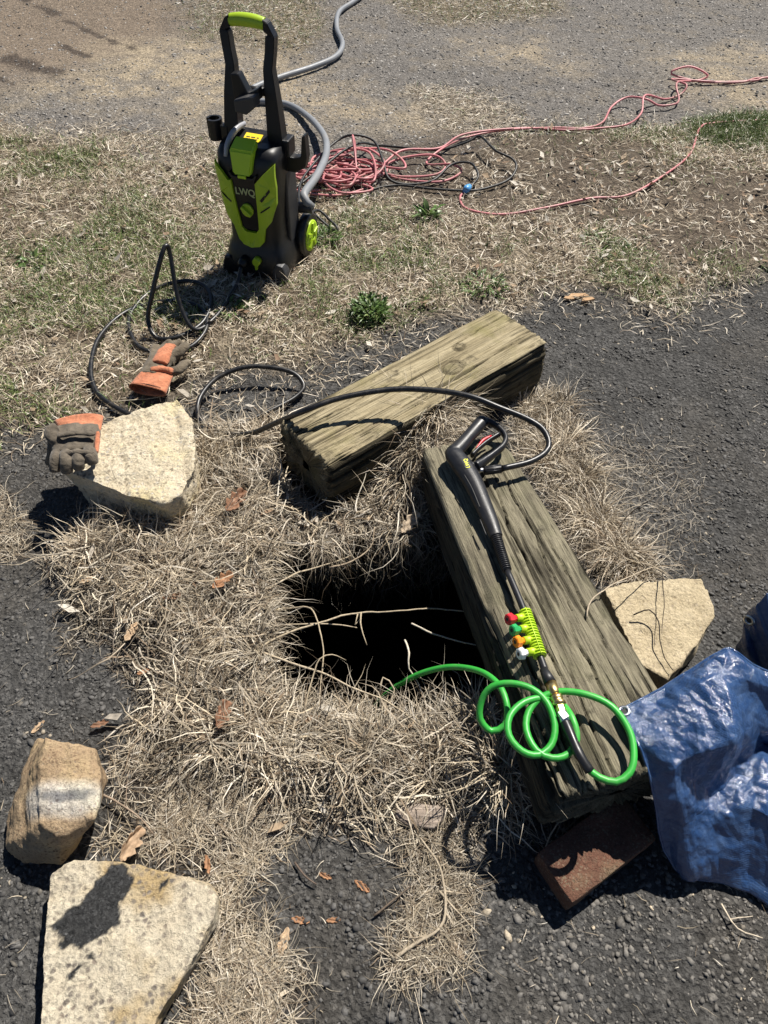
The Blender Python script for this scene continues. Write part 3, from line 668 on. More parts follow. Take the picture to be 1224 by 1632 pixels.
# brick: its own level plan, propped under the timber's end
b0, b1, b2 = GP([(857, 1357), (912, 1440), (1050, 1335)], 0.062)
e1 = (b1 - b0); e2 = (b2 - b1); e2 = e2.normalized(); e1p = e1 - e2 * e1.dot(e2); lw = e1p.length; e1p.normalize()
br = bmesh.new(); L2 = 0.215; cen = b1 - e1p * lw / 2 + e2 * L2 / 2
rotm = Matrix((e2, -e1p, (0, 0, 1))).transposed(); box_bm(br, (0, 0, 0), (L2, lw, 0.068), rotm, 0.006, 2)
bmesh.ops.subdivide_edges(br, edges=list(br.edges), cuts=9, use_grid_fill=True)
me = bm_mesh('brick_block', br, True); V = get_co(me); N = get_no(me); set_co(me, V + N * (n3(V, 55, 3) * 0.0014 + n3(V, 16, 7) * 0.002)[:, None])
at = me.attributes.new('col', 'FLOAT_COLOR', 'POINT'); at.data.foreach_set('color', np.ones(len(me.vertices) * 4, np.float32))
bk = link('brick_block', me, M['brick']); bk.location = (cen.x, cen.y, 0.029)
tag(bk, 'dull red brick propping the near end of the long timber', 'brick')

# ================================================================== PRESSURE WASHER
def pressure_washer():
    b = G(428, 420); root = empty('pressure_washer', (b.x, b.y, hz(b)), (0, R(1.6), R(-17))); root.scale = (.94, 1, 1)
    tag(root, 'black and lime upright pressure washer standing on the dead lawn', 'pressure washer')
    K, Lm = M['black_plastic'], M['lime_plastic']
    # shell: rounded rectangles stacked up
    prof = [(0.0, .128, -.125, .110), (0.012, .135, -.132, .112), (.07, .134, -.130, .112), (.115, .120, -.115, .105), (.14, .108, -.104, .098), (.22, .106, -.104, .095), (.33, .115, -.112, .09), (.41, .122, -.112, .085), (.445, .121, -.104, .08), (.465, .112, -.09, .07), (.472, .09, -.07, .05)]
    V = []; n = 48
    for z, hw, y0, y1 in prof:
        for k in range(n):
            a = 2 * math.pi * k / n; c, s = math.cos(a), math.sin(a); p = 0.42
            V.append((hw * math.copysign(abs(c) ** p, c), (y0 + y1) / 2 + (y1 - y0) / 2 * math.copysign(abs(s) ** p, s), z))
    F = [tuple(f) for f in grid_faces(len(prof), n, True).tolist()] + [tuple(range(n - 1, -1, -1)), tuple(range((len(prof) - 1) * n, len(prof) * n))]
    me = bpy.data.meshes.new('body'); me.from_pydata(V, [], F); me.polygons.foreach_set('use_smooth', np.ones(len(F), bool)); me.polygons[-1].use_smooth = False
    link('body', me, K, root)
    zz = [p[0] for p in prof]; yy = [p[2] for p in prof]; hh = [p[1] for p in prof]
    def face(u, z, off):           # a point on the bowed front of the shell
        y0 = np.interp(z, zz, yy); y1 = np.interp(z, zz, [p[3] for p in prof]); hw = np.interp(z, zz, hh); t = min(abs(u) / (hw + .006), .985)
        return (u, (y0 + y1) / 2 - (y1 - y0) / 2 * (1 - t ** 4.76) ** .21 - off, z)
    def panel(name, outline, off, thick, mat, parent):
        bm = bmesh.new(); vs = [bm.verts.new((u, 0, z)) for u, z in outline]; es = [bm.edges.new((vs[i], vs[(i + 1) % len(vs)])) for i in range(len(vs))]
        bmesh.ops.triangle_fill(bm, edges=es, use_beauty=True)
        bmesh.ops.subdivide_edges(bm, edges=list(bm.edges), cuts=3); bmesh.ops.recalc_face_normals(bm, faces=bm.faces)
        for v in bm.verts: v.co = face(v.co.x, v.co.z, off)
        bm.normal_update()
        if sum(f.normal.y for f in bm.faces) > 0: bmesh.ops.reverse_faces(bm, faces=bm.faces)
        r = bmesh.ops.extrude_face_region(bm, geom=list(bm.faces))
        for v in [g for g in r['geom'] if isinstance(g, bmesh.types.BMVert)]: v.co.y -= thick
        bmesh.ops.recalc_face_normals(bm, faces=bm.faces)
        return link(name, bm_mesh(name, bm), mat, parent)
    fp = panel('front_panel', [(-.117, .425), (-.117, .36), (-.112, .30), (-.092, .235), (-.066, .205), (-.052, .155), (-.034, .137), (0, .130), (.034, .137), (.052, .155), (.062, .205), (.088, .235), (.112, .30), (.117, .36), (.117, .44), (.075, .405), (.046, .375), (.044, .30), (.038, .205), (.024, .188), (-.018, .188), (-.034, .205), (-.044, .30), (-.050, .375), (-.062, .372), (-.085, .40)], 0.004, 0.012, Lm, root)
    for s, pts in ((1, [(.058, .318), (.098, .362), (.1, .352), (.066, .312)]), (1, [(.054, .275), (.092, .30), (.094, .296), (.056, .270)]), (-1, [(-.058, .30), (-.1, .325), (-.1, .320), (-.06, .293)])):
        panel('vent_slot', pts, 0.014, 0.0030, K, fp)
    panel('control_panel', [(-.046, .385), (-.042, .21), (-.02, .194), (.024, .194), (.038, .21), (.042, .385)], 0.002, 0.006, M['black_plastic'], root)
    fr = Matrix.Translation((0.0, np.interp(.337, zz, yy) - .0095, .337)) @ Matrix.Rotation(R(90), 4, 'X')
    text_mesh('lettering', 'LWQ', 0.034, M['pale_print'], root, fr)
    # dial
    kz = .272; ky = np.interp(kz, zz, yy) - .008
    kb = tube('dial_knob', [(0, ky, kz), (0, ky - .008, kz), (0, ky - .010, kz)], [.024, .024, .021], Lm, root, 28)
    box('dial_grip', (0, ky - .016, kz), (.046, .014, .011), Lm, kb, Matrix.Rotation(R(38), 3, 'Y'), 0.003)
    # tank cover
    V = [(-.047, -.118, .475), (.047, -.118, .475), (.042, -.062, .500), (-.042, -.062, .500), (-.034, -.134, .398), (.034, -.134, .398), (.04, -.05, .41), (-.04, -.05, .41)]
    bm = bmesh.new(); vs = [bm.verts.new(v) for v in V]
    for f in [(0, 1, 2, 3), (0, 4, 5, 1), (1, 5, 6, 2), (2, 6, 7, 3), (3, 7, 4, 0), (4, 7, 6, 5)]: bm.faces.new([vs[i] for i in f])
    bmesh.ops.recalc_face_normals(bm, faces=bm.faces); bmesh.ops.bevel(bm, geom=list(bm.edges), offset=.006, segments=3, affect='EDGES')
    tc = link('tank_cover', bm_mesh('tank_cover', bm), M['lime_bright'], root)
    box('latch', (0, -.131, .394), (.032, .006, .010), M['lime_bright'], tc, None, 0.002)
    for s in (-1, 1):
        pass
    prism('cover_surround', [(-.056, .402), (-.044, .378), (.044, .378), (.056, .402), (.050, .405), (.040, .392), (-.040, .392), (-.050, .405)], 0.036, K, root, Matrix.Translation((0, -.092, 0)) @ Matrix.Rotation(R(90), 4, 'X'), 0.006)
    tube('side_trim', [(-.070, -.100, .440), (-.068, -.085, .472), (-.062, -.05, .494), (-.055, -.01, .502), (-.05, .03, .50)], [.010, .011, .012, .010, .008], M['silver_plastic'], root, 10, 0.008, up=(1, 0, 0), flat=0.8)
    st = box('warning_sticker', (.0, -.015, .478), (.066, .040, .0016), M['yellow_sticker'], root, Matrix.Rotation(R(14), 3, 'X'), 0.0)
    box('top_deck', (0, -.01, .466), (.15, .10, .020), K, root, Matrix.Rotation(R(14), 3, 'X'), 0.005)
    bm = bmesh.new()
    for i, (xx, zo, w) in enumerate([(-.020, -.010, .010), (-.009, -.010, .006), (.004, -.010, .012), (.018, -.010, .008), (-.018, 0.0, .014), (.002, 0.0, .016), (.02, 0.0, .008)]):
        box_bm(bm, Vector((xx, -.015, .478)) + Matrix.Rotation(R(14), 3, 'X') @ Vector((0, zo, .0014)), (w, .004, .0008), Matrix.Rotation(R(14), 3, 'X'))
    link('sticker_print', bm_mesh('sticker_print', bm), M['black_print'], st)
    # handle: two angular legs
    hn = empty('handle'); hn.parent = root
    for s in (-1, 1):
        P = [(s * .088, .012, .40, .030, .026), (s * .084, .012, .50, .028, .024), (s * .078, .018, .60, .023, .021), (s * .070, .026, .685, .017, .018), (s * .078, .032, .730, .0165, .017), (s * .083, .036, .775, .0165, .017), (s * .076, .037, .795, .016, .016), (s * .060, .037, .803, .016, .016)]
        V = []
        for j, (x, y, z, hw, hd) in enumerate(P):
            if j >= 6: off = [(-.0, -hd, hw), (0, hd, hw), (0, hd, -hw), (0, -hd, -hw)]; off = [(0, a, c) for _, a, c in off]
            else: off = [(s * hw, -hd, 0), (s * hw, hd, 0), (-s * hw, hd, 0), (-s * hw, -hd, 0)]
            for o3 in off: V.append((x + o3[0], y + o3[1], z + o3[2]))
        F = [tuple(f) for f in grid_faces(len(P), 4, True).tolist()] + [(0, 1, 2, 3), tuple(len(P) * 4 - 1 - k for k in range(4))]
        bm = bmesh.new(); vv = [bm.verts.new(v) for v in V]
        for f in F: bm.faces.new([vv[i] for i in f])
        bmesh.ops.recalc_face_normals(bm, faces=bm.faces); bmesh.ops.bevel(bm, geom=list(bm.edges), offset=.004, segments=2, affect='EDGES', clamp_overlap=True)
        link('leg', bm_mesh('leg', bm), K, hn)
    hn_g = tube('grip', [(-.062, .037, .803), (-.03, .037, .807), (0, .037, .808), (.03, .037, .807), (.062, .037, .803)], [.0175, .019, .0195, .019, .0175], Lm, hn, 16, 0.006, up=(0, 1, 0))
    # hose hanger between the legs
    tube('cross_bar', [(-.06, .02, .615), (.06, .02, .615)], .013, K, root, 12)
    prism('hose_hanger', [(-.050, .590), (-.052, .672), (-.024, .675), (.006, .622), (.045, .640), (.046, .605), (.01, .582)], 0.035, K, root, Matrix.Translation((0, .008, 0)) @ Matrix.Rotation(R(90), 4, 'X'), 0.004)
    prism('hanger_tray', [(-.03, .575), (-.03, .61), (.046, .628), (.046, .595), (.012, .570)], 0.05, M['grey_plastic'], root, Matrix.Translation((0, -.018, 0)) @ Matrix.Rotation(R(90), 4, 'X'), 0.004)
    # gun cradle on the left
    bm = bmesh.new(); ro, ri, zb, zt = .028, .019, .452, .518; nn = 22; a0, a1 = R(-120), R(200)
    rings = []
    for k in range(nn + 1):
        a = a0 + (a1 - a0) * k / nn; c, s = math.cos(a), math.sin(a)
        rings.append([bm.verts.new((-.152 + rr * c, -.005 + rr * s, z)) for rr, z in ((ro, zb), (ro, zt), (ri, zt), (ri, zb))])
    for k in range(nn):
        for q in range(4): bm.faces.new((rings[k][q], rings[k][(q + 1) % 4], rings[k + 1][(q + 1) % 4], rings[k + 1][q]))
    bm.faces.new(rings[0]); bm.faces.new(rings[-1][::-1]); bmesh.ops.recalc_face_normals(bm, faces=bm.faces)
    gc = link('gun_cradle', bm_mesh('gun_cradle', bm, False), K, root)
    box('cradle_arm', (-.116, 0, .476), (.034, .03, .05), K, gc, None, .004)
    # cord hook on the right
    prism('cord_hook', [(.108, .375), (.108, .43), (.150, .425), (.176, .432), (.184, .50), (.196, .505), (.200, .43), (.190, .395), (.150, .375)], 0.036, K, root, Matrix.Translation((0, .035, 0)) @ Matrix.Rotation(R(90), 4, 'X'), 0.004)
    box('shoulder_block', (.118, .02, .455), (.036, .06, .055), K, root, None, .005)
    box('side_rail', (.112, .03, .23), (.016, .09, .28), M['grey_plastic'], root, None, .006)
    # wheels
    for s in (-1, 1):
        w = tube('wheel', [(s * .118, .105, .085), (s * .122, .105, .085), (s * .150, .105, .085), (s * .154, .105, .085)], [.076, .084, .084, .076], M['rubber'], root, 36)
        tube('rim', [(s * .150, .105, .085), (s * .158, .105, .085), (s * .160, .105, .085)], [.060, .058, .05], M['lime_bright'], w, 28)
        for k in range(5):
            a = R(72 * k + 10); box('spoke', (s * .162, .105 + .032 * math.cos(a), .085 + .032 * math.sin(a)), (.008, .036, .016), M['lime_bright'], w, Matrix.Rotation(a, 3, 'X'), .002)
    # feet and couplings
    prism('foot', [(.070, 0.0), (.138, 0.0), (.137, .045), (.125, .075), (.10, .08), (.08, .05)], 0.044, M['grey_plastic'], root, Matrix.Translation((0, -.085, 0)) @ Matrix.Rotation(R(90), 4, 'X'), 0.006)
    prism('foot', [(-.070, 0.0), (-.138, 0.0), (-.137, .045), (-.125, .075), (-.10, .08), (-.08, .05)], 0.044, K, root, Matrix.Translation((0, -.085, 0)) @ Matrix.Rotation(R(90), 4, 'X'), 0.006)
    tube('hose_outlet', [(-.035, -.12, .075), (-.035, -.150, .072), (-.036, -.165, .068)], [.020, .020, .014], K, root, 18)
    pr = tube('priming_cap', [(.022, -.125, .085), (.022, -.148, .085)], [.016, .015], Lm, root, 18)
    box('cap_tab', (.020, -.142, .066), (.009, .012, .024), Lm, pr, None, .002)
    tube('water_inlet', [(.105, .085, .20), (.15, .10, .20), (.165, .105, .20)], [.020, .020, .024], M['grey_plastic'], root, 16)
    return root
washer = pressure_washer()
bpy.context.view_layer.update()
def on_washer(p): return washer.matrix_world @ Vector(p)

# ================================================================== HOSES AND CORDS
def ground_path(pts, lift, wob=0.0, seed=0):
    out = []
    rr = random.Random(seed)
    for p in pts:
        z = p[2] if len(p) > 2 else 0
        q = G(p[0], p[1], z + lift)
        q.z = max(q.z, hz(q) + lift) + (rr.uniform(0, wob) if wob else 0); out.append(q)
    return out
LB = 0.0095
o1 = on_washer((-.036, -.160, .069))
path = [o1, o1 + Vector((-.01, -.05, -.03))] + ground_path([(372, 470), (345, 508, .0), (310, 525, .02), (285, 480, .10), (272, 410, .23), (266, 391, .27), (258, 405, .25), (242, 470, .13), (236, 510, .05), (250, 538, .01), (285, 540, .0), (322, 515, .01), (337, 480, .02), (325, 455, .03), (290, 448, .03), (240, 465, .02), (208, 510, .0), (215, 545, .01), (245, 562, .0), (300, 555, .0), (330, 525, .0), (320, 495, .0), (270, 485, .0), (205, 497, .01), (160, 535, .02), (145, 585, .02), (155, 625, .01), (190, 652, .0), (225, 666, .0), (280, 680, .01), (345, 682, .01), (390, 673, .0), (440, 650, .0), (472, 632, .0), (484, 614, .01), (462, 592, .03), (400, 584, .04), (350, 600, .03), (322, 628, .02), (315, 655, .01), (328, 678, .01), (362, 692, .03), (402, 690, .07), (440, 674, .14), (485, 655, .225), (540, 635, .245), (620, 621, .255), (690, 622, .265), (750, 632, .27), (797, 650, .26), (839, 667, .245), (865, 684, .235), (875, 706, .225), (869, 721, .222), (844, 736, .222), (801, 746.5, .225)], LB + 0.006)
hose = tube('pressure_hose', path, 0.0078, M['rubber'], None, 10, 0.012)
tag(hose, 'black pressure hose looping from the washer over the timber to the gun', 'hose')

w1 = on_washer((.165, .105, .20))
gp = [w1, w1 + Vector((.02, .02, .03))]
pathg = [w1] + [G(484, 312, .24), G(505, 280, .22), G(520, 245, .16), G(516, 215, .08)] + ground_path([(490, 185, .03), (455, 168, .0), (400, 160), (390, 150), (415, 135), (450, 122), (500, 106), (535, 90), (546, 70), (537, 45), (540, 20), (560, 5), (590, -15), (640, -40)], 0.018)
tag(tube('supply_hose', pathg, 0.0155, M['grey_hose'], None, 14, 0.02), 'thick grey water hose curving behind the washer to the far drive', 'hose')

# black mains lead
c0 = on_washer((.11, .09, .13))
lead = [c0] + ground_path([(505, 335, .05), (525, 350, .03), (537, 362, .02), (536, 372, .0), (520, 358, .02), (495, 335, .05), (478, 325, .06), (480, 290, .05), (505, 255, .06), (535, 226, .07), (562, 215, .09), (595, 224, .07), (610, 255, .05), (620, 285, .02), (650, 295), (690, 290), (720, 262, .03), (750, 260, .04), (762, 278, .03)], 0.016)
lead2 = ground_path([(762, 278, .03), (757, 290, .015), (748, 298, .008)], 0.016)
tagl = empty('mains_lead', tuple(c0)); tag(tagl, 'thin black mains lead running from the washer to the blue plug', 'cable')
def child_tube(name, root, P, *a, **k):
    l = root.location; return tube(name, [Vector(p) - l for p in P], *a, parent=root, **k)
def ct(root, name, P, r, m, **k): l = root.location; return tube(name, [Vector(p) - l for p in P], r, m, root, **k)
ct(tagl, 'cable', lead + lead2[1:], 0.0055, M['black_cable'], seg=8, step=0.015)
ct(tagl, 'plug', ground_path([(748, 299), (744, 303), (741, 306)], 0.026), [.012, .017, .013], M['blue_plastic'], seg=8)
spare = ground_path([(470, 300, .04), (520, 262, .05), (548, 240, .06), (575, 228, .05), (600, 232), (650, 238), (700, 240), (745, 226, .03), (765, 217, .05), (790, 240, .05), (815, 252, .04), (823, 266, .03), (812, 285, .01), (785, 298), (750, 306), (690, 303), (640, 296), (610, 299), (585, 303), (560, 290), (530, 280), (490, 300)], 0.016)
tag(tube('black_cord', spare, 0.0055, M['black_cable'], None, 8, 0.015), 'black cord in a wide loose loop on the bare dirt beside the plug', 'cable')

rr = random.Random(9)
core = [(741, 306), (733, 318), (745, 335), (800, 342), (870, 332), (940, 318), (1000, 312), (1060, 280), (1100, 245), (1115, 205), (1140, 196), (1240, 194), (1400, 205), (1420, 150), (1230, 127), (1180, 133), (1120, 131), (1078, 124), (1070, 114, .03), (1100, 106, .05), (1128, 120, .02), (1110, 129), (1082, 130, .03), (1078, 140, .03), (1082, 158, .0), (1075, 166), (1050, 168), (1030, 158, .03), (1000, 155, .02), (975, 170), (960, 195), (930, 204), (880, 205), (800, 208), (740, 220), (700, 240, .02), (680, 262), (720, 262, .03), (735, 275), (700, 292), (630, 285), (612, 268), (640, 252, .02), (690, 247, .03), (710, 262, .02), (695, 280), (640, 283)]
tangle = []
for k in range(13):
    cx, cy = rr.uniform(510, 590), rr.uniform(258, 292); ax, ay = rr.uniform(28, 65), rr.uniform(12, 28); a0 = rr.uniform(0, 6.28)
    for j in range(5): a = a0 + j * 1.26; tangle.append((cx + ax * math.cos(a), min(316, cy + ay * math.sin(a)), rr.uniform(0, .05)))
peak = [(560, 262, .03), (566, 235, .07), (562, 216, .11), (566, 245, .06), (572, 275, .02)]
back = [(600, 268, .02), (640, 240, .03), (700, 236, .02), (740, 214, .02), (830, 205), (900, 208), (960, 204), (1000, 198), (1022, 180), (1028, 152, .04), (1060, 158), (1085, 150), (1094, 135, .03), (1072, 126, .02), (1140, 132), (1200, 130), (1240, 126), (1420, 130)]
cord = ground_path(core + tangle[:30] + peak + tangle[30:] + back, 0.013)
tag(tube('extension_cord', cord, 0.0052, M['pink_cord'], None, 8, 0.016), 'faded pink extension cord tangled on the ground behind the washer', 'cord')

# ================================================================== SPRAY GUN
def spray_gun():
    z0 = 0.232; base = G(760, 780, z0); root = empty('spray_gun', (base.x, base.y, ztop(base)))
    tag(root, 'black spray gun with ribbed lance lying on the long timber', 'spray gun')
    def W(p): return G(p[0], p[1], p[2] if len(p) > 2 else z0)
    def T(name, pts, r, m, parent=root, **k):
        P = [W(p) - root.location for p in pts]; return tube(name, P, r, m, parent, **k)
    K = M['gun_plastic']; U = (0, 0, 1)
    # one skin for stock, grip and guard
    bm = bmesh.new()
    def add(pts, r, flat=1.0, seg=18, step=0.006):
        V, F = tube_arrays([W(p) - root.location for p in pts], r, seg, step, U, flat)
        vs = [bm.verts.new(v) for v in V]
        for f in F:
            ids = list(dict.fromkeys(f.tolist()))
            try: bm.faces.new([vs[i] for i in ids])
            except ValueError: pass
    add([(716, 717), (723, 725), (738, 744), (754, 769), (769, 802), (782, 832), (791, 856)], [.014, .024, .0275, .025, .022, .019, .016], 0.85)
    add([(722, 722), (731, 714), (746, 697), (760, 681), (769, 671), (771, 669)], [.021, .0195, .0175, .0175, .0185, .015], 0.9)
    add([(766, 671), (776, 671), (791, 679), (802, 690), (806, 700), (801, 712), (787, 724), (771, 736), (758, 746)], [.0085, .0075, .007, .007, .007, .0075, .008, .0095, .013], 1.6)
    bmesh.ops.recalc_face_normals(bm, faces=bm.faces)
    me = voxel(bm, 0.0022, 3); me.polygons.foreach_set('use_smooth', np.ones(len(me.polygons), bool))
    link('gun_body', me, K, root)
    tr = T('trigger', [(752, 726), (764, 714), (778, 703), (796, 692)], [.005, .0045, .0045, .005], K, seg=8, step=0.006, up=U, flat=1.8)
    T('safety_latch', [(758, 716, .228), (770, 702, .228), (783, 695, .228)], [.002, .0045, .003], M['red_plastic'], seg=8, step=.006, up=U, flat=1.2)
    # moulded grooves
    for pts in ([(740, 757, .2516), (752, 778, .250), (765, 809, .2475)], [(775, 815, .2468), (784, 838, .2446), (789, 851, .2433)], [(765, 828, .243), (775, 853, .241)]):
        T('groove', pts, .0016, M['black_print'], seg=6, step=.006)
    # lettering plate
    p = W((744, 739, .2535)); q = W((747, 747, .2535)) - W((741, 731, .2535)); an = math.atan2(q.y, q.x)
    pl = box('name_plate', p - root.location + Vector((0, 0, -.0012)), (.030, .017, .0035), M['black_print'], root, Matrix.Rotation(an, 3, 'Z'), 0.001)
    fr = Matrix.Translation(p - root.location + Vector((0, 0, .0014))) @ Matrix.Rotation(an + math.pi, 4, 'Z')
    text_mesh('lettering', 'LWQ', 0.0135, M['yellow_print'], pl, fr, 0.0004)
    # hose coupling
    T('inlet_nipple', [(757, 749, .228), (775, 749.5, .226)], .006, M['steel'], seg=14)
    cp = T('hose_collar', [(771, 750, .226), (773, 750, .226), (798, 747, .2255), (802, 746.5, .225)], [.008, .0115, .0105, .008], K, seg=20)
    a, b_ = W((774, 749.8, .226)) - root.location, W((798, 747, .2255)) - root.location
    d = (b_ - a).normalized(); s1_ = d.cross(Vector((0, 0, 1))).normalized(); s2_ = s1_.cross(d)
    for k in range(12):
        an2 = k * math.pi / 6; o = (s1_ * math.cos(an2) + s2_ * math.sin(an2)) * .0108
        tube('rib', [a + o, b_ + o * .93], .0014, K, cp, 6)
    # ribbed boot
    P0, P1 = W((791, 857)), W((808, 909, .235)); n = 18
    bt = T('ribbed_boot', [(790, 855), (808, 910, .235)], [.0105, .0088], K, seg=20)
    for k in range(n):
        c = P0.lerp(P1, (k + .5) / n); h = (P1 - P0).normalized() * .0013; tube('rib', [c - h - root.location, c + h - root.location], .0132 - .0022 * k / n, K, bt, 20)
    T('lance', [(807, 906, .235), (835, 973, .243), (861, 1047, .252), (873, 1080, .256)], .0072, K, seg=14, step=.02)
    # clip with four nozzles
    H0, H1 = W((836, 974, .2445)), W((861, 1047, .2535)); ax = (H1 - H0).normalized(); sd_ = ax.cross(Vector((0, 0, 1))).normalized()
    lf = -sd_ if sd_.x > 0 else sd_; u2 = lf.cross(ax); u2 = u2 if u2.z > 0 else -u2
    hol = tube('nozzle_holder', [H0 - root.location, H1 - root.location], .0105, M['lime_bright'], root, 16)
    for k in range(17):
        c = H0.lerp(H1, (k + .5) / 17); h = ax * .0014
        P = [c - h + Vector((0, 0, 0)) - root.location, c + h - root.location]
        tube('rib', P, .0142, M['lime_bright'], hol, 14)
    tube('spine', [H0 + u2 * .0135 - root.location, H1 + u2 * .0135 - root.location], .0013, M['lime_bright'], hol, 6)
    tips = [(811, 987), (818, 1004.5), (823.5, 1023), (829, 1042)]; cols = ['red_plastic', 'green_plastic', 'orange_plastic', 'white_plastic']
    for k in range(4):
        c = H0.lerp(H1, .13 + .245 * k); tip = G(*tips[k], .262)
        dv = (tip - c); dn = dv.normalized()
        tube('peg', [c - root.location, c + dv * .62 - root.location], [.0088, .0082], M['lime_bright'], hol, 14)
        nz = tube('nozzle', [c + dv * .60 - root.location, c + dv * .80 - root.location, c + dv * .86 - root.location, c + dv * 1.06 - root.location, c + dv * 1.10 - root.location], [.0066, .0070, .0132, .0120, .0095], M[cols[k]], hol, 8, smooth=False)
        nz['label'] = cols[k].split('_')[0] + ' plastic spray nozzle'
        tube('nozzle_mouth', [c + dv * 1.09 - root.location, c + dv * 1.112 - root.location], [.0042, .0040], M['black_print'], hol, 10)
    T('lance_end', [(866, 1066, .255), (872, 1078, .2565), (877, 1089, .258)], [.0078, .0108, .0125], K, seg=18)
    return root
gun = spray_gun()

# ================================================================== GREEN JETTING HOSE
def jet_hose():
    o = G(880, 1100, .24); root = empty('jetting_hose', (o.x, o.y, 0.24)); L0 = root.location
    tag(root, 'bright green coiled hose with brass coupling, running into the pit', 'hose')
    def T(name, P, r, m, **k): return tube(name, [Vector(p) - L0 for p in P], r, m, root, **k)
    g = lambda *p: G(*p)
    T('quick_coupler', [g(877, 1088, .258), g(884, 1106, .259), g(885, 1108, .259)], [.0115, .0115, .0095], M['brass'], seg=24)
    T('coupler_ring', [g(885, 1108, .259), g(886, 1110, .259), g(888, 1115, .259), g(889, 1117, .259), g(890, 1120, .259), g(891.5, 1123, .259), g(892, 1125, .259)], [.0095, .0125, .0125, .0105, .0135, .0135, .009], M['brass'], seg=24)
    T('hex_fitting', [g(891, 1123, .259), g(896, 1137, .259)], [.0092, .0092], M['brass'], seg=6, smooth=False)
    T('crimp_ferrule', [g(895, 1135, .259), g(901, 1151, .260)], [.0100, .0100], M['steel'], seg=20)
    T('spring_guard', [g(899, 1147, .260), g(906, 1163, .262), g(914, 1182, .264), g(921, 1198, .265), g(930, 1214, .263), g(940, 1229, .258)], [.0092, .0096, .0088, .0096, .0088, .0092], M['shrink'], seg=16, step=.006)
    pts = [(938, 1226, .258), (955, 1239, .255), (982, 1246, .256), (1003, 1232, .26), (1010, 1205, .265), (1003, 1165, .27), (975, 1126, .275), (935, 1107, .272), (893, 1102, .262), (862, 1112, .255), (842, 1135, .25), (839, 1165, .25), (855, 1196, .25), (880, 1208, .25), (905, 1202, .25), (919, 1178, .255), (912, 1145, .262), (893, 1120, .245), (868, 1112, .255), (835, 1119, .262), (812, 1142, .265), (811, 1172, .262), (832, 1197, .255), (858, 1203, .25), (879, 1186, .25), (884, 1155, .255), (872, 1120, .26), (848, 1098, .26), (815, 1089, .255), (785, 1094, .24), (768, 1115, .215), (765, 1145, .19), (783, 1165, .175), (805, 1155, .185), (808, 1125, .20), (795, 1092, .195), (765, 1070, .16), (720, 1063, .11), (675, 1072, .06), (635, 1092, .0), (605, 1118, -.07), (582, 1155, -.16), (570, 1210, -.35), (575, 1260, -.7), (600, 1240, -1.1)]
    T('hose_tube', [g(*p) for p in pts], .0066, M['green_hose'], seg=16, step=.01)
    tg = g(898, 1138, .2715)
    bm = bmesh.new(); box_bm(bm, Vector(tg) - L0, (.016, .013, .0008), Matrix.Rotation(R(-60), 3, 'Z')); link('paper_tag', bm_mesh('paper_tag', bm), M['white_plastic'], root)
    return root
jet_hose()

# ================================================================== GLOVES
def glove_skin(caps, vox, sm, amp, seed):
    bm = bmesh.new()
    for P, r, flat, up in caps:
        V, F = tube_arrays(P, r, 14, 0.006, up, flat)
        vs = [bm.verts.new(v) for v in V]
        for f in F:
            ids = list(dict.fromkeys(f.tolist()))
            try: bm.faces.new([vs[i] for i in ids])
            except ValueError: pass
    bmesh.ops.recalc_face_normals(bm, faces=bm.faces)
    me = voxel(bm, vox, sm); V = get_co(me); N = get_no(me)
    set_co(me, V + N * (n3(V, 40, seed) * amp + n3(V, 95, seed + 3) * amp * 0.5)[:, None]); me.polygons.foreach_set('use_smooth', np.ones(len(me.polygons), bool)); return me
def cuff_mesh(p00, p01, p11, p10, h, flare=1.0, seed=0, n=26, m=14):
    """gauntlet cuff: flattened tube from edge p00-p01 (opening) to p10-p11 (wrist)"""
    V = []
    for i in range(m):
        t = i / (m - 1); a = p00.lerp(p10, t); b = p01.lerp(p11, t); c = (a + b) / 2; hw = (b - a) / 2; hh = h * (1.0 - 0.25 * t)
        for k in range(n):
            an = 2 * math.pi * k / n; cc, ss = math.cos(an), math.sin(an)
            w = 0.0025 * math.sin(9 * t + 3 * an + seed)
            V.append(c + hw * math.copysign(abs(cc) ** .75, cc) + Vector((0, 0, (hh + w) * math.copysign(abs(ss) ** .8, ss))))
    me = bpy.data.meshes.new('cuff'); F = grid_faces(m, n, True)
    me.from_pydata([v[:] for v in V], [], [tuple(f) for f in F.tolist()]); me.polygons.foreach_set('use_smooth', np.ones(len(me.polygons), bool))
    bm = bmesh.new(); bm.from_mesh(me); bmesh.ops.recalc_face_normals(bm, faces=bm.faces); bmesh.ops.solidify(bm, geom=list(bm.faces), thickness=0.003); bm.to_mesh(me); bm.free()
    return me
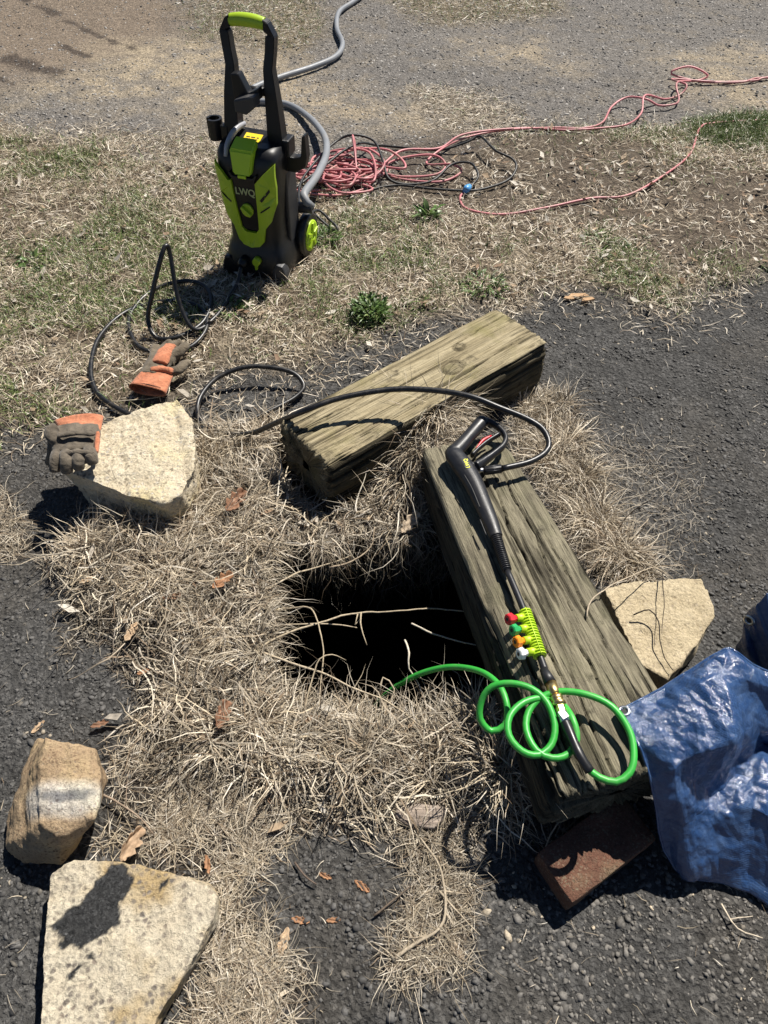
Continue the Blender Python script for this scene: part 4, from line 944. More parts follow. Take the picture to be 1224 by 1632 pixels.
def glove_lawn():
    z = 0.042; o = G(245, 590, z); root = empty('work_glove', (o.x, o.y, hz(o))); L0 = root.location
    tag(root, 'orange and grey work glove lying flat on the lawn near the hose coil', 'glove')
    g = lambda x, y, zz=z: G(x, y, zz) - L0
    link('cuff', cuff_mesh(g(205, 617), g(264, 628), g(279, 592), g(232, 586), .020, seed=1), M['orange_cloth'], root)
    for f_, z_ in ((.07, .0625), (.78, .0590)):
        tube('seam', [(g(205, 617).lerp(g(232, 586), f_).lerp(g(264, 628).lerp(g(279, 592), f_), q)) + Vector((0, 0, z_ - .042 - .0075 * (2 * q - 1) ** 2)) for q in np.linspace(.12, .88, 12)], .0011, M['black_print'], root, 5)
    U = (0, 0, 1)
    caps = [([g(240, 600), g(252, 580), g(264, 566), g(270, 558)], [.040, .043, .045, .038], .45, U),
            ([g(247, 578), g(246, 562), g(249, 549, .05)], [.017, .0155, .013], .85, U), ([g(258, 570), g(263, 553), g(274, 544, .05)], [.017, .0155, .013], .85, U),
            ([g(266, 568), g(277, 553), g(290, 544, .05)], [.018, .0165, .014], .85, U), ([g(272, 570), g(288, 560, .05), g(297, 549, .05)], [.018, .017, .014], .85, U),
            ([g(268, 592), g(284, 590, .05), g(294, 580, .05), g(303, 577, .05)], [.018, .017, .015, .012], .85, U)]
    link('hand', glove_skin(caps, .004, 3, .0032, 3), M['brown_suede'], root)
    caps = [([g(254, 580, .056), g(262, 563, .058), g(272, 549, .06)], [.029, .027, .020], .45, U)]
    link('back_patch', glove_skin(caps, .004, 2, .003, 9), M['orange_cloth'], root)
    caps = [([g(240, 590, .056), g(258, 588, .060), g(276, 592, .056)], [.010, .012, .010], .8, U)]
    link('elastic_gather', glove_skin(caps, .0035, 1, .003, 12), M['orange_cloth'], root)
    return root
glove_lawn()
def glove_stone():
    z = 0.18; o = G(118, 712, z); root = empty('work_glove', (o.x, o.y, .17)); L0 = root.location
    tag(root, 'grey work glove with curled fingers draped on the concrete chunk', 'glove')
    g = lambda x, y, zz=z: G(x, y, zz) - L0; U = (0, 0, 1)
    link('cuff', cuff_mesh(g(88, 672), g(165, 664), g(160, 688), g(95, 692), .016, seed=4), M['orange_cloth'], root)
    caps = [([g(100, 684), g(104, 700), g(106, 722)], [.036, .038, .036], .5, U), ([g(138, 682), g(136, 700), g(132, 722)], [.036, .040, .038], .5, U), ([g(118, 682), g(120, 702), g(118, 724)], [.04, .045, .04], .5, U),
            ([g(90, 722, .20), g(88, 734, .205), g(88, 750, .185)], [.0135, .0135, .012], 1.1, U), ([g(106, 722, .205), g(106, 735, .21), g(107, 752, .185)], [.0145, .0145, .013], 1.1, U),
            ([g(124, 722, .205), g(125, 734, .21), g(127, 746, .19)], [.0155, .0150, .0135], 1.1, U), ([g(142, 718, .205), g(146, 728, .21), g(148, 738, .195)], [.016, .0155, .0135], 1.1, U),
            ([g(96, 702, .195), g(84, 698, .20), g(82, 686, .205), g(90, 680, .205)], [.016, .017, .017, .014], .9, U), ([g(84, 700, .19), g(82, 718, .17), g(78, 740, .13)], [.014, .014, .012], .8, U)]
    link('hand', glove_skin(caps, .003, 1, .0022, 6), M['grey_suede'], root)
    for c1 in (([g(96, 724, .222), g(120, 720, .225), g(150, 722, .222)], [.006, .008, .006], .8, U), ([g(92, 695, .212), g(120, 690, .216), g(152, 692, .212)], [.007, .008, .007], .6, U)):
        link('palm_seam', glove_skin([c1], .003, 1, .002, 8), M['grey_suede'], root)
    caps = [([g(156, 690, .20), g(155, 706, .20), g(154, 722, .2)], [.007, .007, .006], 1.2, U)]
    link('orange_edge', glove_skin(caps, .003, 1, .002, 11), M['orange_cloth'], root)
    return root
glove_stone()

# ================================================================== BLUE TARP
def tarp():
    rows = [  # each row runs from the left border to the far right; rows from the top border to the bottom border
        [(983, 1134, .245), (1030, 1110, .255), (1085, 1078, .275), (1160, 1033, .31), (1200, 1060, .30), (1260, 1085, .27), (1400, 1110, .20)],
        [(1000, 1160, .252), (1045, 1135, .27), (1095, 1105, .295), (1150, 1075, .315), (1195, 1085, .30), (1265, 1110, .24), (1410, 1140, .16)],
        [(1022, 1195, .25), (1060, 1175, .275), (1110, 1150, .295), (1160, 1125, .30), (1195, 1110, .27), (1270, 1140, .19), (1420, 1180, .12)],
        [(1036, 1240, .22), (1075, 1225, .255), (1115, 1200, .28), (1165, 1175, .285), (1200, 1150, .23), (1275, 1175, .12), (1430, 1230, .08)],
        [(1046, 1290, .16), (1080, 1275, .20), (1120, 1235, .20), (1165, 1210, .17), (1215, 1185, .12), (1280, 1200, .09), (1430, 1280, .06)],
        [(1050, 1325, .11), (1088, 1310, .14), (1130, 1270, .13), (1170, 1235, .13), (1215, 1245, .15), (1285, 1270, .13), (1430, 1330, .06)],
        [(1058, 1355, .06), (1092, 1345, .10), (1140, 1310, .12), (1180, 1280, .15), (1225, 1300, .15), (1290, 1330, .10), (1430, 1380, .04)],
        [(1075, 1382, .03), (1098, 1378, .06), (1145, 1360, .08), (1195, 1350, .10), (1240, 1370, .09), (1300, 1400, .06), (1430, 1430, .02)],
        [(1090, 1396, .012), (1104, 1400, .016), (1150, 1408, .012), (1195, 1425, .012), (1240, 1455, .012), (1310, 1490, .012), (1430, 1520, .012)]]
    CP = np.array([[G(*p)[:] for p in r] for r in rows])
    def spl(A, n, ax):
        A = np.moveaxis(A, ax, 0); C, out = A, []
        Q = np.concatenate([2 * A[:1] - A[1:2], A, 2 * A[-1:] - A[-2:-1]]); m = len(A) - 1
        for s in np.linspace(0, m - 1e-6, n):
            i = int(s); t = s - i; a, b, c, d = Q[i], Q[i + 1], Q[i + 2], Q[i + 3]
            out.append(0.2 * 0.5 * (2 * b + (c - a) * t + (2 * a - 5 * b + 4 * c - d) * t * t + (3 * b - a - 3 * c + d) * t ** 3) + 0.8 * (b + (c - b) * t))     # mostly flat spans: the sheet folds in creases
        return np.moveaxis(np.array(out), 0, ax)
    nu, nv = 230, 230
    S = spl(spl(CP, nu, 0), nv, 1)
    u = np.linspace(0, 1, nu)[:, None] + np.zeros((1, nv)); v = np.linspace(0, 1, nv)[None, :] + np.zeros((nu, 1))
    du = np.gradient(S, axis=0); dvv = np.gradient(S, axis=1); N = np.cross(dvv, du); N /= np.linalg.norm(N, axis=-1, keepdims=True) + 1e-9; N *= np.sign(N[..., 2:3]) + (N[..., 2:3] == 0)
    edge = sstep(0, 0.05, np.minimum(np.minimum(u, 1 - u), v)) * 0.8 + 0.2
    X, Y, Z = S[..., 0], S[..., 1], S[..., 2]
    def ridge(f, s): q = fbm(X * f + Z * f * .6, Y * f - Z * f * .6, s, 2); return 1 - np.abs(2 * q - 1) * 2
    wx = (fbm(X * 5, Y * 5, 91, 2) - .5) * .1; X = X + wx; Y = Y - wx
    U1 = X * .8 - Y * .6 + Z * .5; V1 = X * .6 + Y * .8 - Z * .5; U2 = X * .3 + Y * .95 + Z * .4; V2 = X * .95 - Y * .3 - Z * .4
    d = (facet(U1 * 10, V1 * 9, 5) - .5) * .034 + (facet(U2 * 22, V2 * 15, 9) - .5) * .017 + (facet(U1 * 52, V1 * 40, 19) - .5) * .0075 + (facet(U2 * 100, V2 * 80, 29) - .5) * .0030
    S = S + N * (d * edge)[..., None]
    # keep it off the ground
    S[..., 2] = np.maximum(S[..., 2], hgt(S[..., 0], S[..., 1]) + 0.006 + 0.006 * fbm(X * 40, Y * 40, 3, 2))
    V = S.reshape(-1, 3); F = grid_faces(nu, nv)
    # the folded-back flap behind
    rows2 = [[(1190, 985, .28), (1205, 965, .33), (1222, 950, .36), (1260, 945, .36), (1400, 960, .3)],
             [(1183, 1005, .24), (1200, 990, .29), (1222, 975, .33), (1265, 985, .33), (1400, 1000, .28)],
             [(1172, 1035, .18), (1192, 1030, .22), (1222, 1020, .26), (1270, 1040, .27), (1400, 1060, .2)],
             [(1158, 1040, .06), (1188, 1062, .14), (1222, 1075, .18), (1275, 1100, .2), (1400, 1120, .14)],
             [(1158, 1045, .012), (1182, 1085, .06), (1222, 1140, .10), (1280, 1150, .12), (1400, 1160, .1)]]
    CP2 = np.array([[G(*p)[:] for p in r] for r in rows2]); n2 = 110
    S2 = spl(spl(CP2, n2, 0), n2, 1); X, Y, Z = S2[..., 0], S2[..., 1], S2[..., 2]
    S2[..., 1] += (ridge(16, 45) - .3) * 0.012 + (ridge(40, 55) - .3) * 0.004; S2[..., 2] += (ridge(22, 65) - .3) * 0.006
    S2[..., 2] = np.maximum(S2[..., 2], hgt(S2[..., 0], S2[..., 1]) + 0.006)
    V = np.vstack([V, S2.reshape(-1, 3)]); F = np.vstack([F, grid_faces(n2, n2) + nu * nv])
    o = G(1120, 1200, .25); me = np_mesh('sheet', V - np.array((o.x, o.y, 0)), F)
    UVs = np.concatenate([np.stack([u, v], -1).reshape(-1, 2) * np.array([.55, .6]) , np.stack(np.meshgrid(np.linspace(0, .4, n2), np.linspace(0, .4, n2), indexing='ij'), -1).reshape(-1, 2)])
    uv = me.uv_layers.new(name='UVMap'); li = np.empty(len(me.loops), np.int32); me.loops.foreach_get('vertex_index', li); uv.data.foreach_set('uv', UVs[li].astype(np.float32).ravel())
    root = empty('blue_tarp', (o.x, o.y, 0)); tag(root, 'crumpled shiny blue tarpaulin with metal eyelets draped over the timber end', 'tarp')
    sh = link('sheet', me, M['tarp'], root); sm = sh.modifiers.new('thickness', 'SOLIDIFY'); sm.thickness = 0.0012; sm.offset = -1
    # rolled hem cord along two borders
    for P in (S[0, :, :][::4], S[:, 0, :][::4]):
        tube('hem', [Vector(p) - Vector((o.x, o.y, -.0005)) for p in P], .0026, M['tarp'], root, 6)
    def eyelet(c, nrm, tilt):
        bm = bmesh.new(); q = Vector(nrm).to_track_quat('Z', 'Y').to_matrix().to_4x4(); mt = Matrix.Translation(Vector(c) - Vector((o.x, o.y, 0)) + Vector(nrm) * .003) @ q
        n = 24; prof = [(.0060, 0), (.0062, .0018), (.0090, .0024), (.0116, .0016), (.0120, 0)]; rg = []
        for k in range(n):
            a = 2 * math.pi * k / n; rg.append([bm.verts.new(mt @ Vector((r * math.cos(a), r * math.sin(a), z))) for r, z in prof])
        for k in range(n):
            for j in range(len(prof) - 1): bm.faces.new((rg[k][j], rg[k][j + 1], rg[(k + 1) % n][j + 1], rg[(k + 1) % n][j]))
        bmesh.ops.recalc_face_normals(bm, faces=bm.faces)
        e = link('eyelet', bm_mesh('eyelet', bm, True), M['steel'], root)
        bm = bmesh.new(); bmesh.ops.create_circle(bm, cap_ends=True, segments=18, radius=.0062, matrix=mt); link('eyelet_hole', bm_mesh('eyelet_hole', bm), M['black_print'], e)
    eyelet(S[5, 7], N[5, 7], 0)
    nn = np.cross(S2[31, 12] - S2[30, 12], S2[30, 13] - S2[30, 12]); nn /= np.linalg.norm(nn); nn = nn if nn[1] < 0 else -nn
    eyelet(S2[26, 22] , nn, 0)
    return root
tarp()

# ================================================================== GRASS
def blades(name, x, y, z, az, el, L, w, droop, col, seed, seg=4, wander=0.5, tipcol=1.0, smooth=True):
    """curved ribbons grown from roots; el = starting elevation, droop = elevation lost over the blade"""
    r = np.random.default_rng(seed); n = len(x)
    P = np.zeros((n, seg + 1, 3)); P[:, 0] = np.stack([x, y, z], 1); D = np.zeros((n, seg + 1, 3))
    a = az.copy(); e = el.copy(); st = L / seg
    kink = r.normal(0, wander, (n, seg + 1))
    for i in range(seg + 1):
        D[:, i] = np.stack([np.cos(e) * np.cos(a), np.cos(e) * np.sin(a), np.sin(e)], 1)
        if i < seg: P[:, i + 1] = P[:, i] + D[:, i] * st[:, None]
        a = a + kink[:, i] * 0.7; e = e - droop / seg + kink[:, i] * 0.25 * r.choice([-1, 1], n)
    # do not dive under the soil (except over the pit)
    gh = hgt(P[..., 0].ravel(), P[..., 1].ravel()).reshape(n, seg + 1); inpit = sdist(P[..., 0].ravel(), P[..., 1].ravel(), HOLE).reshape(n, seg + 1) > 0.0
    P[..., 2] = np.where(inpit, P[..., 2], np.maximum(P[..., 2], gh + 0.001 + 0.004 * r.random((n, 1))))
    side = np.stack([-np.sin(az), np.cos(az), np.zeros(n)], 1)[:, None, :] + r.normal(0, 0.45, (n, 1, 3))
    side = side - D * (side * D).sum(-1, keepdims=True); side /= np.linalg.norm(side, axis=-1, keepdims=True) + 1e-9
    t = np.linspace(0, 1, seg + 1); prof = np.clip((1.0 - t ** 2.2), 0.06, 1) * (0.75 + 0.25 * np.sin(np.pi * t))
    off = side * (w[:, None] * prof[None])[..., None] * 0.5
    V = np.stack([P - off, P + off], 2).reshape(-1, 3)
    b = np.arange(n)[:, None] * (seg + 1) * 2 + np.arange(seg)[None] * 2
    F = np.stack([b, b + 1, b + 3, b + 2], -1).reshape(-1, 4)
    C = np.repeat(col[:, None, :], (seg + 1) * 2, 1) * (1 + (tipcol - 1) * np.repeat(t, 2))[None, :, None]
    return V, F, C.reshape(-1, 3)
def build_blades(name, parts, label, cat):
    V = []; F = []; C = []; k = 0
    for v, f, c in parts: V.append(v); F.append(f + k); C.append(c); k += len(v)
    o = link(name, np_mesh(name, np.vstack(V), np.vstack(F), np.clip(np.vstack(C), 0, .8)), M['blade']); return tag(o, label, cat, kind='stuff')
def sample(n, poly, seed, soft=0.03, jit=0.6, extra=None):
    r = np.random.default_rng(seed); xs = [p[0] for p in poly]; ys = [p[1] for p in poly]
    x = r.uniform(max(min(xs), -3.6) - .05, min(max(xs), 3.6) + .05, n); y = r.uniform(min(ys) - .05, max(ys) + .05, n)
    k = in_view(x, y, 0.12) & (r.random(n) < region(x, y, poly, soft, jit)) & (sdist(x, y, HOLE) < 0.012)
    for ft in (FT_FOOT, BT_FOOT): k &= sdist(x, y, ft) < -0.004
    for st in STONES: k &= sdist(x, y, st) < -0.005
    if extra is not None: k &= r.random(n) < extra(x, y)
    return x[k], y[k], r
STONES = [GP(SL, 0.0), GP([(165, 690), (280, 640), (306, 680), (305, 780), (262, 815), (150, 785), (100, 770), (97, 705)], 0.05), GP([(60, 1180), (150, 1195), (165, 1240), (150, 1320), (95, 1375), (15, 1350), (20, 1290)], 0.03)]
STRAW = np.array([[.56, .48, .36], [.50, .42, .30], [.64, .57, .45], [.40, .33, .24], [.48, .42, .33], [.24, .18, .12]])
def straw(r, n, k=1.0, p=None):
    c = STRAW[r.choice(6, n, p=p)] * np.array([1.0, 0.99, 0.98]) * r.uniform(0.55, 1.15, (n, 1)) * k
    return c
pit_c = np.array([sum(p.x for p in HOLE) / len(HOLE), sum(p.y for p in HOLE) / len(HOLE)])
parts = []
# tangled thatch round the pit
x, y, r = sample(74000, MAT, 101, 0.05, .8, lambda x, y: (0.07 + 1.1 * sstep(0.36, 0.62, fbm(x * 7, y * 7, 61, 3))) * (1 - .9 * sstep(-.01, .02, sdist(x, y, CAV))))
n = len(x); cl = fbm(x * 5, y * 5, 71, 2) * 12.6
az = cl + r.normal(0, 1.1, n); rimd = sstep(.16, .02, -sdist(x, y, HOLE)) * sstep(1.0, .85, y); L = np.clip(r.lognormal(math.log(.050), .48, n), .015, .15)
gray = np.clip(sstep(.34, .62, fbm(x * 5, y * 5, 81, 3)) * 1.3 - .15, -.2, 1.1)
parts.append(blades('m', x, y, hgt(x, y) - .002 + r.random(n) * 0.014, az, np.abs(r.normal(.35, .38, n)) * (1 - .75 * rimd), L, r.uniform(.0014, .0038, n), r.normal(.9, .7, n), straw(r, n) * (0.62 + 0.48 * gray[:, None]), 1, 4, .34))
x, y, r = sample(60000, MAT, 102, 0.06, 1.0, lambda x, y: 1 - .9 * sstep(-.01, .02, sdist(x, y, CAV))); n = len(x)
parts.append(blades('b', x, y, hgt(x, y) + .001 + r.random(n) * 0.008, r.uniform(0, 6.283, n), np.abs(r.normal(.05, .12, n)), r.uniform(.008, .03, n), r.uniform(.0012, .0036, n), r.normal(.1, .2, n), straw(r, n, .5), 2, 2, .2))
# tussocks: bunches that arch outward
def tussocks(spots, seed, k=1.0):
    r = np.random.default_rng(seed); out = []; k0 = k
    for (cx, cy, rad, cnt, Lm, z0) in spots:
        k = k0 * r.uniform(.72, 1.12)
        a = r.uniform(0, 6.283, cnt); d = rad * np.sqrt(r.random(cnt)); xx = cx + d * np.cos(a); yy = cy + d * np.sin(a)
        kp = (sdist(xx, yy, HOLE) < .0) & (sdist(xx, yy, CAV) < .005); xx, yy, a = xx[kp], yy[kp], a[kp]; cnt = len(xx)
        zz = hgt(xx, yy) + z0
        az = a + r.normal(0, .8, cnt)
        out.append(blades('t', xx, yy, zz, az, np.clip(r.normal(.95, .35, cnt), .1, 1.5), np.clip(r.lognormal(math.log(Lm), .35, cnt), .02, .22), r.uniform(.0015, .0034, cnt), r.normal(1.7, .6, cnt), straw(r, cnt, k), int(r.integers(1e6)), 6, .26))
    return out
sp = []
for (a, b, rad, cnt, Lm, z0) in [(692, 705, .04, 520, .13, .03), (675, 735, .05, 520, .12, .02), (640, 780, .05, 380, .10, .01), (705, 690, .03, 300, .11, .04), (660, 755, .04, 300, .11, .02), (600, 825, .03, 120, .06, .0), (655, 715, .03, 260, .12, .05),
        (340, 745, .06, 260, .09, .0), (390, 720, .06, 260, .08, .0), (430, 700, .05, 220, .08, .0), (230, 850, .07, 300, .09, .0), (320, 830, .06, 260, .08, .0), (150, 880, .06, 220, .08, .0), (400, 800, .06, 260, .08, .0), (270, 930, .07, 260, .09, .0), (380, 880, .06, 220, .07, 0), (430, 960, .04, 200, .07, .01), (420, 1050, .04, 220, .07, .01), (350, 1020, .06, 220, .08, 0),
        (500, 1195, .05, 260, .07, .0), (600, 1205, .05, 260, .07, .0), (420, 1160, .04, 240, .07, .0), (700, 1200, .04, 220, .07, .0), (560, 1220, .06, 260, .08, 0), (360, 1180, .05, 200, .08, 0), (760, 1180, .05, 260, .10, .0), (800, 1240, .05, 260, .11, .0), (690, 1240, .05, 200, .08, 0), (450, 1220, .05, 200, .08, 0), (770, 1150, .02, 100, .08, .02), (790, 1120, .015, 60, .08, .03)]:
    p = G(a, b); sp.append((p.x, p.y, rad, cnt, Lm, z0))
parts += tussocks(sp[:6], 40, 1.2) + tussocks(sp[6:], 41)
# runners: longer kinked stalks lying through the thatch
x, y, r = sample(2600, MAT, 105, 0.02, .5); n = len(x)
parts.append(blades('run', x, y, hgt(x, y) + .012 + r.random(n) * .03, r.uniform(0, 6.283, n), r.normal(.12, .25, n), np.clip(r.lognormal(math.log(.10), .4, n), .05, .24), r.uniform(.0022, .0042, n), r.normal(.2, .5, n), straw(r, n, 1.05), 15, 8, .42))
# strays that hang over the rim of the pit
th = 0; hx = []; hy = []
Hp = np.array([(p.x, p.y) for p in HOLE]); seglen = np.linalg.norm(np.roll(Hp, -1, 0) - Hp, axis=1); cum = np.concatenate([[0], np.cumsum(seglen)])
s = rng.uniform(0, cum[-1], 4200); i = np.clip(np.searchsorted(cum, s) - 1, 0, len(Hp) - 1); t = ((s - cum[i]) / seglen[i])[:, None]
rim = Hp[i] * (1 - t) + np.roll(Hp, -1, 0)[i] * t; din = pit_c - rim; dn = din / np.linalg.norm(din, axis=1)[:, None]
rim = rim - dn * rng.uniform(-0.02, 0.03, (4200, 1)); az = np.arctan2(dn[:, 1], dn[:, 0]) + rng.normal(0, .8, 4200)
ok = sdist(rim[:, 0], rim[:, 1], FT_FOOT) < -0.005
rim, az = rim[ok], az[ok]; n = len(rim)
parts.append(blades('h', rim[:, 0], rim[:, 1], hgt(rim[:, 0], rim[:, 1]) + rng.random(n) * .008, az, rng.normal(.02, .3, n), np.clip(rng.lognormal(math.log(.062), .5, n), .02, .18), rng.uniform(.001, .0024, n), rng.normal(1.1, .6, n), straw(rng, n, .85), 5, 5, .5))
# root mat dangling under the rim at the far side
n = 900; x = rng.uniform(-.22, .2, n); yb = 1.15 + rng.uniform(-.03, .06, n)
parts.append(blades('rt', x, yb, rng.uniform(-.16, .03, n), rng.uniform(3.4, 6.0, n), rng.normal(-.3, .6, n), rng.uniform(.03, .12, n), rng.uniform(.0008, .002, n), rng.normal(.5, .8, n), straw(rng, n, .36), 6, 5, .7))
build_blades('dry_grass_mat', parts, 'tangled mat of dead straw grass round the pit', 'dry grass')

parts = []
x, y, r = sample(52000, COLUMN, 111, .04, .8, lambda x, y: 0.12 + 1.0 * sstep(.36, .62, fbm(x * 8, y * 8, 63, 3))); n = len(x)
parts.append(blades('c', x, y, hgt(x, y) + r.random(n) * .006, r.uniform(0, 6.283, n), np.abs(r.normal(.12, .18, n)), np.clip(r.lognormal(math.log(.033), .45, n), .01, .10), r.uniform(.0009, .0022, n), r.normal(.2, .4, n), straw(r, n, .92), 7, 3, .35))
x, y, r = sample(9000, STRIP, 112, .03, .7); n = len(x)
parts.append(blades('s', x, y, hgt(x, y) + r.random(n) * .006, r.uniform(0, 6.283, n), np.abs(r.normal(.15, .25, n)), np.clip(r.lognormal(math.log(.032), .5, n), .01, .11), r.uniform(.0009, .0022, n), r.normal(.2, .5, n), straw(r, n, .8), 8, 4, .4))
x, y, r = sample(15000, RIGHT, 113, .03, .45); n = len(x)
parts.append(blades('r', x, y, hgt(x, y) + r.random(n) * .006, r.uniform(0, 6.283, n), np.abs(r.normal(.5, .4, n)), np.clip(r.lognormal(math.log(.045), .45, n), .01, .12), r.uniform(.001, .0022, n), r.normal(.9, .6, n), straw(r, n, .95), 9, 5, .4))
sp = [(G(a, b).x, G(a, b).y, rad, c, l, 0.0) for a, b, rad, c, l in [(905, 700, .05, 260, .08), (925, 760, .04, 260, .09), (950, 830, .05, 300, .09), (985, 880, .05, 320, .09), (1020, 905, .04, 200, .07), (895, 650, .05, 200, .07), (880, 730, .04, 260, .09), (850, 650, .05, 180, .07)]]
parts += tussocks(sp, 43, 1.05)
x, y, r = sample(6000, LEFTBIT, 114, .03, .6); n = len(x)
parts.append(blades('l', x, y, hgt(x, y) + r.random(n) * .006, r.uniform(0, 6.283, n), np.abs(r.normal(.3, .3, n)), np.clip(r.lognormal(math.log(.04), .45, n), .01, .10), r.uniform(.001, .0022, n), r.normal(.5, .5, n), straw(r, n, .95), 10, 4, .4))
# thin scatter of straws over the asphalt
x, y, r = scatter(2600, -1.6, 1.6, .0, 2.3, 115); k = (sdist(x, y, HOLE) < -.03)
for q in STONES + [FT_FOOT, BT_FOOT]: k &= sdist(x, y, q) < -.01
clu = fbm(x * 4, y * 4, 91, 2); k &= r.random(len(x)) < sstep(.3, .7, clu); x, y = x[k], y[k]; n = len(x)
parts.append(blades('a', x, y, hgt(x, y) + .006, r.uniform(0, 6.283, n), np.abs(r.normal(.05, .1, n)), np.clip(r.lognormal(math.log(.022), .5, n), .008, .09), r.uniform(.0009, .0018, n), r.normal(.1, .3, n), straw(r, n, .85), 11, 3, .4))
# sparse fluff in front of the sandstone
FLUFF = GP([(960, 700), (1060, 690), (1110, 800), (1100, 900), (1020, 900), (980, 820)])
x, y, r = sample(2600, FLUFF, 116, .08, 1.0); n = len(x)
parts.append(blades('f', x, y, hgt(x, y) + .005, r.uniform(0, 6.283, n), np.abs(r.normal(.15, .2, n)), np.clip(r.lognormal(math.log(.028), .5, n), .008, .09), r.uniform(.0007, .0014, n), r.normal(.2, .4, n), straw(r, n, .75), 12, 3, .5))
build_blades('straw_litter', parts, 'loose flattened straw scattered over the dark asphalt', 'straw')

# lawn: dead thatch with green showing through
def green_amt(x, y):
    g = fbm(x * 2.1, y * 2.1, 131, 3); g2 = fbm(x * 7, y * 7, 137, 3)
    m = sstep(.36, .56, g) * sstep(.26, .55, g2)
    m = m * sstep(4.4, 3.6, y) * (1 - .93 * region(x, y, DIRT, .2, .5)) * sstep(-2.6, -1.4, -np.abs(x - -.4))
    return m
parts = []
dens = lambda x, y: (1 - .78 * region(x, y, DIRT, .12, 1.0)) * (0.35 + .85 * sstep(.32, .56, fbm(x * 5.5, y * 5.5, 64, 3)))
x, y, r = sample(230000, LAWN, 121, .30, 1.3, dens); n = len(x)
L = np.clip(r.lognormal(math.log(.040), .4, n), .012, .1)
parts.append(blades('d', x, y, hgt(x, y) + r.random(n) * .010, r.uniform(0, 6.283, n), np.abs(r.normal(.28, .33, n)), L, r.uniform(.0016, .0038, n), r.normal(.6, .6, n), straw(r, n, 1.16), 13, 3, .45))
x, y, r = sample(330000, LAWN, 122, .12, 1.0, lambda x, y: .72 * green_amt(x, y) + .04 * (1 - region(x, y, DIRT, .2))); n = len(x)
gc = np.array([[.13, .19, .05], [.18, .23, .07], [.09, .14, .035], [.24, .26, .11]])[r.choice(4, n)] * r.uniform(.6, 1.15, (n, 1))
parts.append(blades('g', x, y, hgt(x, y) + .006, r.uniform(0, 6.283, n), np.clip(r.normal(.8, .4, n), .1, 1.5), np.clip(r.lognormal(math.log(.034), .35, n), .015, .08), r.uniform(.0018, .0038, n), r.normal(.9, .6, n), gc, 14, 3, .35, 1.2))
for poly, nn, sd, gk in ((TOPGRASS[0], 16000, 123, .25), (TOPGRASS[1], 9000, 124, .2), (GP([(1100, 190), (1224, 188), (1320, 190), (1300, 235), (1190, 240), (1110, 225)]), 26000, 125, .8), (GP([(660, 140), (740, 150), (830, 190), (800, 215), (700, 190)]), 7000, 126, .02), (GP([(150, 210), (330, 215), (340, 265), (150, 255)]), 7000, 127, .02)):
    x, y, r = sample(nn, poly, sd, .15, 1.0); n = len(x)
    c = straw(r, n, .95); gm = r.random(n) < gk; c[gm] = np.array([.12, .17, .045]) * r.uniform(.6, 1.2, (int(gm.sum()), 1))
    parts.append(blades('q', x, y, hgt(x, y), r.uniform(0, 6.283, n), np.where(gm, 1.0, .3) * np.abs(r.normal(.7, .4, n)), np.clip(r.lognormal(math.log(.042), .35, n), .015, .1), r.uniform(.002, .004, n), r.normal(.7, .5, n), c, sd, 3, .4))
build_blades('lawn_grass', parts, 'patchy lawn of dead thatch with green blades', 'grass')

# pale leaf scraps in the lawn
def scraps(n0, poly, seed, dens=None):
    x, y, r = sample(n0, poly, seed, .1, 1.0, dens); n = len(x); k = 5
    a = r.uniform(0, 6.283, n); Lq = r.uniform(.008, .024, n); Wq = Lq * r.uniform(.25, .6, n)
    u = np.array([-1, -.3, 1, .3, -.2]); v = np.array([0, .9, .1, -.9, 0.0]); zc = np.array([.2, .25, .35, .2, -.05])
    U = u[None] * Lq[:, None] * (1 + r.normal(0, .15, (n, k))); Vv = v[None] * Wq[:, None] * (1 + r.normal(0, .2, (n, k)))
    Z = (hgt(x, y) + .012 + r.random(n) * .012)[:, None] + zc[None] * Wq[:, None] + U * r.normal(0, .3, (n, 1)) + Vv * r.normal(0, .3, (n, 1))
    X = U * np.cos(a)[:, None] - Vv * np.sin(a)[:, None] + x[:, None]; Y = U * np.sin(a)[:, None] + Vv * np.cos(a)[:, None] + y[:, None]
    V = np.stack([X, Y, Z], -1).reshape(-1, 3); b = (np.arange(n) * k)[:, None, None]
    F = (np.array([[0, 1, 4], [1, 2, 4], [2, 3, 4], [3, 0, 4]])[None] + b).reshape(-1, 3)
    c = np.array([[.52, .46, .38], [.40, .30, .20], [.60, .55, .47], [.30, .20, .13]])[r.choice(4, n, p=[.35, .25, .25, .15])] * r.uniform(.7, 1.1, (n, 1))
    return V, F, np.repeat(c, k, 0)
V, F, C = scraps(5200, LAWN, 141, lambda x, y: .25 + .75 * sstep(.4, .65, fbm(x * 4, y * 4, 66, 3)))
V2, F2, C2 = scraps(260, MAT, 142)
tag(link('leaf_scraps', np_mesh('leaf_scraps', np.vstack([V, V2]), np.vstack([F, F2 + len(V)]), np.vstack([C, C2])), M['leaf']), 'pale broken leaf scraps strewn through the lawn', 'leaf litter', kind='stuff')

